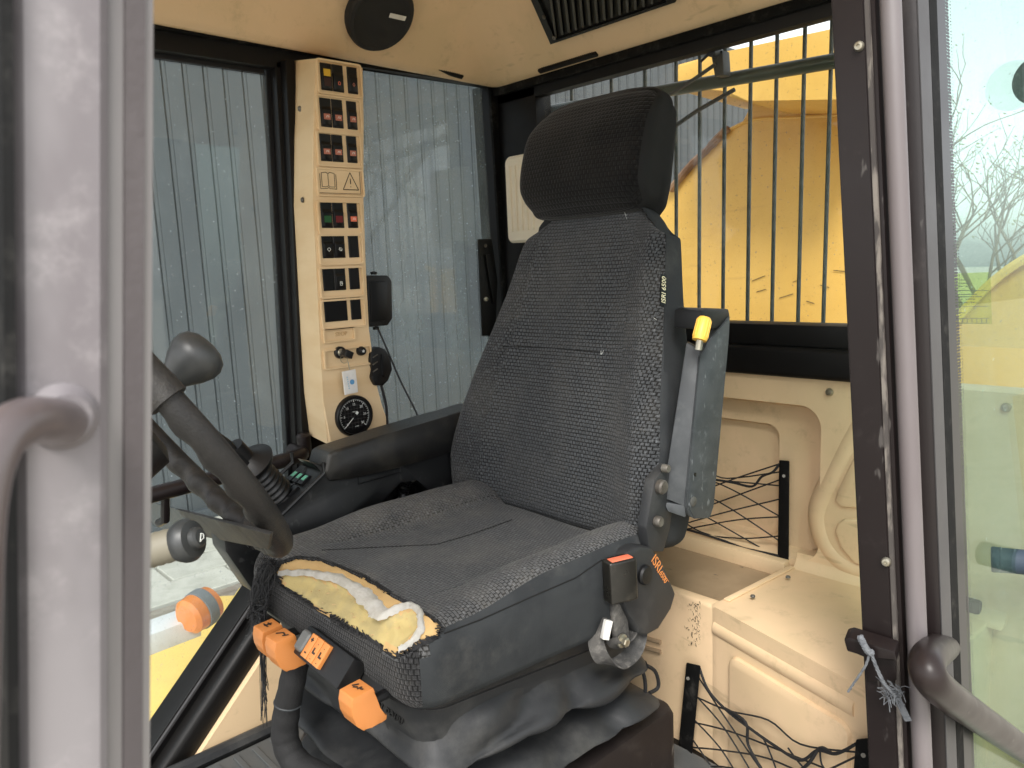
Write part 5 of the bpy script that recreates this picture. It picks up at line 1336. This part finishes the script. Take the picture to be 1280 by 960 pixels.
# ---- radio box, microphone, cables
rad = thing('radio_box', 'small black speaker box mounted on the right edge of the switch panel', 'speaker', ony(474, 375, 1.53))
p0, p1 = ony(459, 346, 1.51), ony(490, 407, 1.51)
bm = B(); ol = [(459, 344), (485, 344), (490, 351), (491, 398), (485, 407), (461, 409)]; prism(bm, [ony(x, y, 1.5) for x, y in ol], (0, .055, 0), .004); rb = obj('housing', bm, m_blackpl, rad)
bm = B(); ol = [(463, 352), (483, 352), (486, 357), (486, 395), (482, 401), (464, 402)]; prism(bm, [ony(x, y, 1.497) for x, y in ol], (0, .006, 0), .002); obj('front_cover', bm, m_switch, rb)
for (x, y) in ((467, 341), (470, 410)):
    bm = B(); lathe(bm, [(0, -.004), (.007, -.004), (.008, .002), (0, .004)], ony(x, y, 1.52), (0, 0, 1), 14); obj('bracket_knob', bm, m_blackpl, rad)
mic = thing('hand_microphone', 'black hand microphone hanging beside the ignition lock', 'microphone', ony(477, 458, 1.53))
bm = B(); ol = [(464, 440), (474, 433), (482, 436), (489, 448), (491, 462), (486, 476), (479, 483), (469, 482), (464, 472), (467, 462), (463, 452)]; prism(bm, [ony(x, y, 1.49) for x, y in ol], (0, .03, 0), .006, 2); mb_ = obj('body', bm, m_blackpl, mic)
bm = B(); prism(bm, [ony(x, y, 1.487) for x, y in ((477, 442), (483, 446), (486, 462), (481, 472), (477, 468))], (0, .006, 0), .002); obj('talk_key', bm, m_switch, mb_)
for k in range(3):
    bm = B(); tube(bm, [ony(466, 447 + 9 * k, 1.489), ony(472, 443 + 9 * k, 1.489)], .0015, 5); obj('slot', bm, m_darksteel, mb_)
cb1 = thing('speaker_cable', 'thin black cable running from the speaker box down to the console', 'cable', ony(500, 450, 1.5))
bm = B(); tube(bm, spline([ony(x, y, Y) for x, y, Y in ((472, 410, 1.52), (480, 428, 1.505), (500, 475, 1.48), (519, 513, 1.45), (530, 540, 1.44))], 6), .0022, 6); obj('wire', bm, m_cord, cb1)
cb2 = thing('microphone_cable', 'grey-black cable hanging from the hand microphone', 'cable', ony(482, 505, 1.5))
bm = B(); tube(bm, spline([ony(x, y, 1.5) for x, y in ((476, 480), (480, 495), (483, 510), (484, 530), (484, 560))], 6), .0032, 6); obj('wire', bm, m_cord, cb2)

# ---- on the roof liner
cn = V((0, -.70, -.72)).normalized(); cp = V((1.05, 1.545, 1.565))
spk = thing('roof_speaker', 'round black loudspeaker on the roof liner with a pale label strip', 'speaker', onp(475, 20, cp, cn))
sc_ = onp(475, 20, cp, cn); su = V((1, 0, 0)); sv = cn.cross(su).normalized()
bm = B(); lathe(bm, [(.083, -.01), (.083, .006), (.079, .012), (.07, .013), (.066, .009), (.03, .010), (.0, .012)], sc_, cn, 44); sp_ = obj('grille', bm, M('speaker_cloth', (.010, .0095, .009), .75, bump=.5, bsc=900), spk, sharp=50)
bm = B(); la, lb_ = onp(487, 19, cp + cn * .0125, cn), onp(507, 23.5, cp + cn * .0125, cn); ld_ = (lb_ - la).normalized(); obox(bm, (la + lb_) / 2, ld_ * (lb_ - la).length / 2, cn.cross(ld_) * .0055, cn * .001, .0008, 1); lab = obj('label_strip', bm, m_white, sp_)
text('lettering', 'blaupunkt', (la + lb_) / 2 + cn * .0011, ld_, ld_.cross(cn) * -1 if (ld_.cross(cn)).z < 0 else ld_.cross(cn), .0055, m_arm, lab, .0002) if False else None
rn = V((-.70, 0, -.72)).normalized(); rp = V((1.40, 1.3, 1.548))
def rv(x, y, d=.002): return onp(x, y, rp + rn * d, rn)
vent = thing('roof_vent', 'black slatted air vent grille screwed to the roof liner above the seat', 'vent', rv(750, 20))
A_, B_, C_, D_ = rv(690, 53), rv(846, 0), rv(820, -52), rv(664, -6)
bm = B(); o = [A_, B_, C_, D_]; cm = sum(o, V()) / 4; i_ = [p.lerp(cm, .11) for p in o]; ringplate(bm, o, i_, rn * .008); obj('frame', bm, m_blackpl, vent)
bm = B(); prism(bm, [p - rn * .002 for p in o], rn * .002); obj('backing', bm, m_switch, vent)
ea, eb = (B_ - A_), (D_ - A_)
m_slat = M('vent_slat', (.05, .048, .04), .5)
for k in range(15):
    a = A_ + ea * (.06 + k * .06) + eb * .1; b = A_ + ea * (.06 + k * .06 + .10) + eb * .92
    if .06 + k * .06 + .1 > .97: continue
    bm = B(); d = (b - a); s_ = d.cross(rn).normalized(); obox(bm, (a + b) / 2 + rn * .004, d / 2, s_ * .0033, (rn + s_ * .5).normalized() * .0035, .001, 1); obj('slat', bm, m_slat, vent)
for x, y in ((680, 21), (693, 47)): screw(vent, rv(x, y, .010), rn, .005, m_darksteel)
# ---- latch strip on the rear side window, cream ribbed cover behind the headrest
ls = thing('window_latch_strip', 'black bent metal strip with two screws at the edge of the rear side window', 'latch', ony(608, 345, 1.63))
bm = B(); prism(bm, [ony(x, y, 1.63) for x, y in ((597.5, 299), (614.5, 298.5), (622, 350), (619, 420), (603, 420))], (0, .004, 0), .001); st_ = obj('strip', bm, m_black, ls)
bm = B(); prism(bm, [ony(x, y, 1.622) for x, y in ((607, 318), (613, 318), (620, 352), (617, 380))], (0, .006, 0), .001); obj('pressed_rib', bm, m_black, st_)
for x, y, r in ((606.5, 307, .005), (607, 374, .0072)): screw(ls, ony(x, y, 1.628), (0, -1, 0), r, m_steel if r > .006 else m_darksteel)
rc_ = thing('ribbed_cover', 'cream ribbed plastic cover partly hidden behind the headrest', 'cover', onx(650, 250, 1.47))
bm = B(); plate(bm, (1.50, 1.512, 1.175), (0, 0, 1), (0, 1, 0), .116, .085, .02, -.035 if False else .035, .006, 5)
rcb = obj('cover_body', bm, M('pale_cream', (.80, .72, .56), .5), rc_)
for k in range(5):
    bm = B(); y = 1.575 - k * .021; tube(bm, [V((1.466, y, 1.09)), V((1.466, y, 1.265))], .006, 8); obj('rib', bm, bpy.data.materials['pale_cream'], rcb)

# ---- rear window guard and wiper
gd = thing('window_guard', 'rear window guard of thin upright rods under a dark green cross bar', 'window guard', (1.62, 1.0, .85))
bm = B(); a, b = onx(690, 138, 1.60), onx(1090, 68, 1.60); tube(bm, [a, b], .0155, 16); obj('cross_bar', bm, m_guardbar, gd)
for x0, y0 in ((713, 100), (763, 100), (806, 150), (845, 200), (874, 150), (905, 150), (937, 150), (969, 150), (1003, 150), (1036, 150), (1072, 150)):
    p = onx(x0, y0, 1.625); bm = B(); tube(bm, [V((1.625, p.y + .004, .78)), V((1.625, p.y - .004, 1.56))], .0046, 8); obj('rod', bm, m_guard, gd)
wp_ = thing('rear_wiper', 'dark rear wiper with motor box and thin arm crossing behind the headrest', 'wiper', onx(895, 85, 1.56))
m_wip = M('wiper_grey', (.03, .032, .034), .45)
bm = B(); prism(bm, [onx(x, y, 1.55) for x, y in ((888, 66), (903, 62), (905, 94), (893, 96))], (.03, 0, 0), .004); lathe(bm, [(.0, 0), (.011, 0), (.011, .02), (0, .02)], onx(895, 66, 1.548), (-1, 0, 0), 16); obj('motor_box', bm, m_wip, wp_)
bm = B(); tube(bm, [onx(895, 80, 1.548), onx(866, 100, 1.55), onx(838, 118, 1.55)], .0045, 8); obj('link_arm', bm, m_wip, wp_)
bm = B(); tube(bm, [onx(918, 112, 1.552), onx(872, 138, 1.552), onx(800, 188, 1.552), onx(760, 215, 1.552)], .005, 8); obj('wiper_arm', bm, m_wip, wp_)
bm = B(); tube(bm, [onx(876, 77, 1.55), onx(890, 64, 1.55), onx(900, 62, 1.55)], .003, 6); obj('hose', bm, m_cord, wp_)

# ---- nets
def net(name, label, brs, lines_, top, X, m_=m_cord, pl=None):
    on = pl or (lambda x, y, d: onx(x, y, X - d))
    t = thing(name, label, 'cargo net', on(*lines_[0][0], .01))
    for q in brs:
        bm = B(); prism(bm, [on(x, y, .022) for x, y in q], on(*q[0], .0) - on(*q[0], .022), .003); br = obj('side_bar', bm, m_seal, t)
        c = on(sum(x for x, y in q) / 4, q[0][1] + 20, .0235); bm = B(); lathe(bm, [(.0035, 0), (.0035, .001), (0, .001)], c, on(1000, 600, .022) - on(1000, 600, 0), 10); obj('rivet', bm, m_darksteel, br)
    bm = B()
    for l in lines_:
        P_ = [on(x, y, .012 + .004 * sin(i * 2.1)) for i, (x, y) in enumerate(l)]; tube(bm, spline(P_, 5), .0017, 5)
    obj('mesh_cords', bm, m_, t, kind='stuff')
    bm = B()
    for l in top:
        P_ = [on(x, y, .018 + .004 * (i % 2)) for i, (x, y) in enumerate(l)]; tube(bm, spline(P_, 6), .0028, 6)
    obj('edge_cord', bm, m_, t, kind='stuff')
net('cargo_net', 'upper black cargo net stretched over the recess beside the folded armrest', [[(974, 575), (987, 576), (986, 704), (972, 700)]],
    [[(838, 598), (893, 600), (974, 607)], [(838, 588), (900, 605), (974, 645)], [(838, 600), (900, 628), (974, 676)], [(838, 622), (890, 650), (960, 690)], [(838, 640), (870, 662), (900, 672)],
     [(838, 632), (900, 605), (974, 580)], [(838, 650), (900, 627), (974, 600)], [(838, 660), (900, 642), (974, 624)], [(855, 662), (920, 650), (974, 646)], [(890, 670), (930, 673), (974, 670)], [(838, 612), (880, 592), (910, 598), (974, 590)]],
    [[(838, 656), (880, 668), (930, 684), (974, 695)], [(838, 597), (880, 598), (915, 603), (940, 608), (952, 596), (966, 590), (974, 580)]], 1.52)
fo3 = -fo if (EYE - pc).dot(fo) < 0 else fo
net('cargo_net', 'lower black cargo net in front of the cream ledge, sagging from its top cord', [[(858, 828), (876, 832), (862, 975), (844, 975)], [(1070, 924), (1090, 922), (1090, 975), (1066, 975)]],
    [[(872, 845), (905, 895), (960, 975)], [(872, 872), (905, 910), (945, 975)], [(868, 900), (900, 935), (925, 975)], [(866, 925), (880, 945), (900, 975)], [(872, 872), (910, 888), (960, 900), (1000, 930), (1070, 940)],
     [(868, 903), (915, 915), (985, 942), (1030, 960)], [(864, 934), (905, 938), (960, 948), (1020, 975)], [(862, 962), (900, 958), (960, 970)], [(935, 910), (955, 925), (975, 975)], [(985, 935), (1000, 955), (1020, 975)], [(1025, 938), (1030, 960), (1060, 975)], [(1072, 945), (1030, 965), (1010, 975)]],
    [[(874, 834), (885, 862), (905, 885), (930, 905), (965, 930), (1000, 950), (1022, 938), (1045, 942), (1070, 930)], [(905, 885), (932, 903), (935, 930), (950, 958), (962, 975)], [(985, 975), (1010, 955), (1025, 935), (1040, 942)]], 1.2,
    pl=lambda x, y, d: onp(x, y, pc + fo3 * (.008 + d), fo3))

# ---- striker with frayed rope
sk = thing('door_striker', 'brown steel door striker plate on the rear door post', 'latch', ony(1090, 795, .40))
def yj(x, y, d=0): return onx(x, y, .985 - d)
bm = B(); prism(bm, [yj(1060, 785), yj(1068, 783), yj(1124, 800), yj(1126, 812), yj(1085, 806), yj(1064, 800)], (-.02, -.003, -.008), .003); obj('striker_plate', bm, m_brown, sk)
bm = B(); prism(bm, [yj(1084, 812, -.001), yj(1121, 820, -.001), yj(1121, 850, -.001), yj(1086, 850, -.001)], (-.003, 0, 0), .001); obj('base_plate', bm, m_brown, sk)
rp_ = thing('frayed_rope', 'short frayed grey rope tied round the door striker', 'rope', yj(1090, 830, .03))
rnd = random.Random(12)
def rope(bm, pts, r, n=3):
    P_ = spline(pts, 8)
    for s in range(n):
        q = []
        for i, p in enumerate(P_):
            t = (P_[min(i + 1, len(P_) - 1)] - P_[max(i - 1, 0)]).normalized(); a, b, _ = frame_(t); an = i * .9 + s * 2 * pi / n; q.append(p + (a * cos(an) + b * sin(an)) * r * .5)
        tube(bm, q, r * .5, 5)
bm = B(); rope(bm, [yj(1075, 796, .026), yj(1080, 806, .03), yj(1085, 814, .03), yj(1090, 816, .026)], .005); obj('knot', bm, m_rope, rp_)
bm = B(); rope(bm, [yj(1088, 814, .028), yj(1096, 835, .026), yj(1104, 852, .024), yj(1112, 862, .02), yj(1120, 870, .016)], .0026); obj('long_end', bm, m_rope, rp_)
bm = B(); rope(bm, [yj(1087, 816, .028), yj(1082, 832, .03), yj(1070, 850, .03), yj(1060, 865, .03)], .0018); obj('short_end', bm, m_rope, rp_)
bm = B()
for k in range(70):
    c = yj(rnd.uniform(1105, 1128), rnd.uniform(858, 875), .018); e = c + V((rnd.uniform(-.004, .004), rnd.uniform(-.012, .012), rnd.uniform(-.016, .010))); tube(bm, [c, (c + e) / 2 + V((0, 0, .002)), e], .0006, 3)
for k in range(6):
    c = yj(1118 + 3 * k, 866 + 6 * k, .012); obox(bm, c, V((.001, .003, .004)), V((0, .004, -.002)), V((.0008, 0, 0)))
obj('frayed_tuft', bm, m_rope, rp_, kind='stuff')

# ---- on and behind the green glass
YG = yb + KB * (.95 - .9)
def yg_(x, y, d=0): return onx(x, y, 1.528 - d)
sl_ = thing('glass_sticker', 'yellow-green inspection sticker with dark print on the rear window corner', 'sticker', yg_(1215, 380))
m_stk = glass('sticker_film', (.90, .94, .55), .05, (.5, .6, .15), .3)
bm = B(); prism(bm, [yg_(x, y) for x, y in ((1190, 342), (1238, 340), (1240, 405), (1196, 405))], (-.0005, 0, 0)); stf = obj('film', bm, m_stk, sl_, smooth=False)
bm = B()
for y, w in ((350, 12), (354, 18), (358, 16), (368, 30), (371, 34), (374, 24), (378, 26), (391, 14)):
    for k in range(int(w / 3)):
        if rnd.random() < .2: continue
        a, b = yg_(1195 + 3 * k, y, .001), yg_(1197.2 + 3 * k, y, .001); tube(bm, [a, b], .0009, 3)
for y in (363, 383, 398, 404):
    tube(bm, [yg_(1194, y, .001), yg_(1236, y, .001)], .0006, 3)
for k in range(7): tube(bm, [yg_(1197 + 6 * k, 398, .001), yg_(1197 + 6 * k, 404, .001)], .0006, 3)
obj('printed_lines', bm, m_printbrown, stf, kind='stuff', smooth=False)
rd_ = thing('round_disc', 'dark grey round disc high on the rear window, cut by the right edge', 'disc', yg_(1285, 98))
bm = B(); c = yg_(1301, 99); lathe(bm, [(0, 0), (.040, 0), (.040, .003), (.036, .004), (0, .004)], c, (-1, 0, 0), 32); obj('disc_body', bm, M('grey_disc', (.07, .08, .08), .6, dust=((.3, .33, .32), .4, 60, .5)), rd_)
bl = thing('blue_hose_end', 'dark blue ribbed hose end seen low behind the green side glass', 'hose', onx(1260, 700, 1.42))
ha_, hb_ = onx(1239, 699, 1.40), onx(1330, 707, 1.43); bm = B(); lathe(bm, [(0, 0), (.0205, 0), (.0215, .003), (.0215, .008), (.0205, .010), (.0215, .013), (.0205, .016), (.0202, .1), (0, .1)], ha_, hb_ - ha_, 24); obj('hose_body', bm, M('denim_blue', (.02, .035, .055), .7, bump=.3, bsc=500), bl)

# ---- floor: mat with ribs, corrugated sleeve
mt = thing('floor_mat', 'grey ribbed rubber floor mat under the seat base', 'floor mat', (.5, 1.0, 0))
bm = B(); box(bm, (.02, .46, .002), (1.2, 1.505, .010), .003, 1); mo = obj('mat_sheet', bm, m_mat, mt)
bm = B(); box(bm, (.05, .48, .0105), (.062, 1.49, .014), .001, 1); r0_ = obj('mat_rib', bm, m_mat, mt)
for k in range(1, 28): piece(r0_, (k * .04, 0, 0))
hs_ = thing('cable_sleeve', 'thick black woven cable sleeve curving down in front of the seat base', 'cable sleeve', onx(360, 900, .5))
bm = B(); P_ = spline([onx(372, 818, .49), onx(366, 850, .475), onx(358, 890, .465), onx(357, 925, .46), onx(372, 955, .465), onx(410, 978, .48)], 10)
rings = []
tube(bm, P_, lambda s: .0195 + .0022 * s + .0005 * sin(s * 260), 20); obj('sleeve', bm, M('woven_sleeve', (.008, .008, .0085), .75, bump=.6, bsc=700), hs_, sharp=70)
bm = B(); c = onx(364, 869, .47); d = (P_[22] - P_[18]).normalized(); a, b, _ = frame_(d); c = P_[17]
tube(bm, [c + (a * cos(2 * pi * k / 24) + b * sin(2 * pi * k / 24)) * .0206 for k in range(24)], .0016, 6, closed=True); obj('clip_ring', bm, m_arm, hs_)
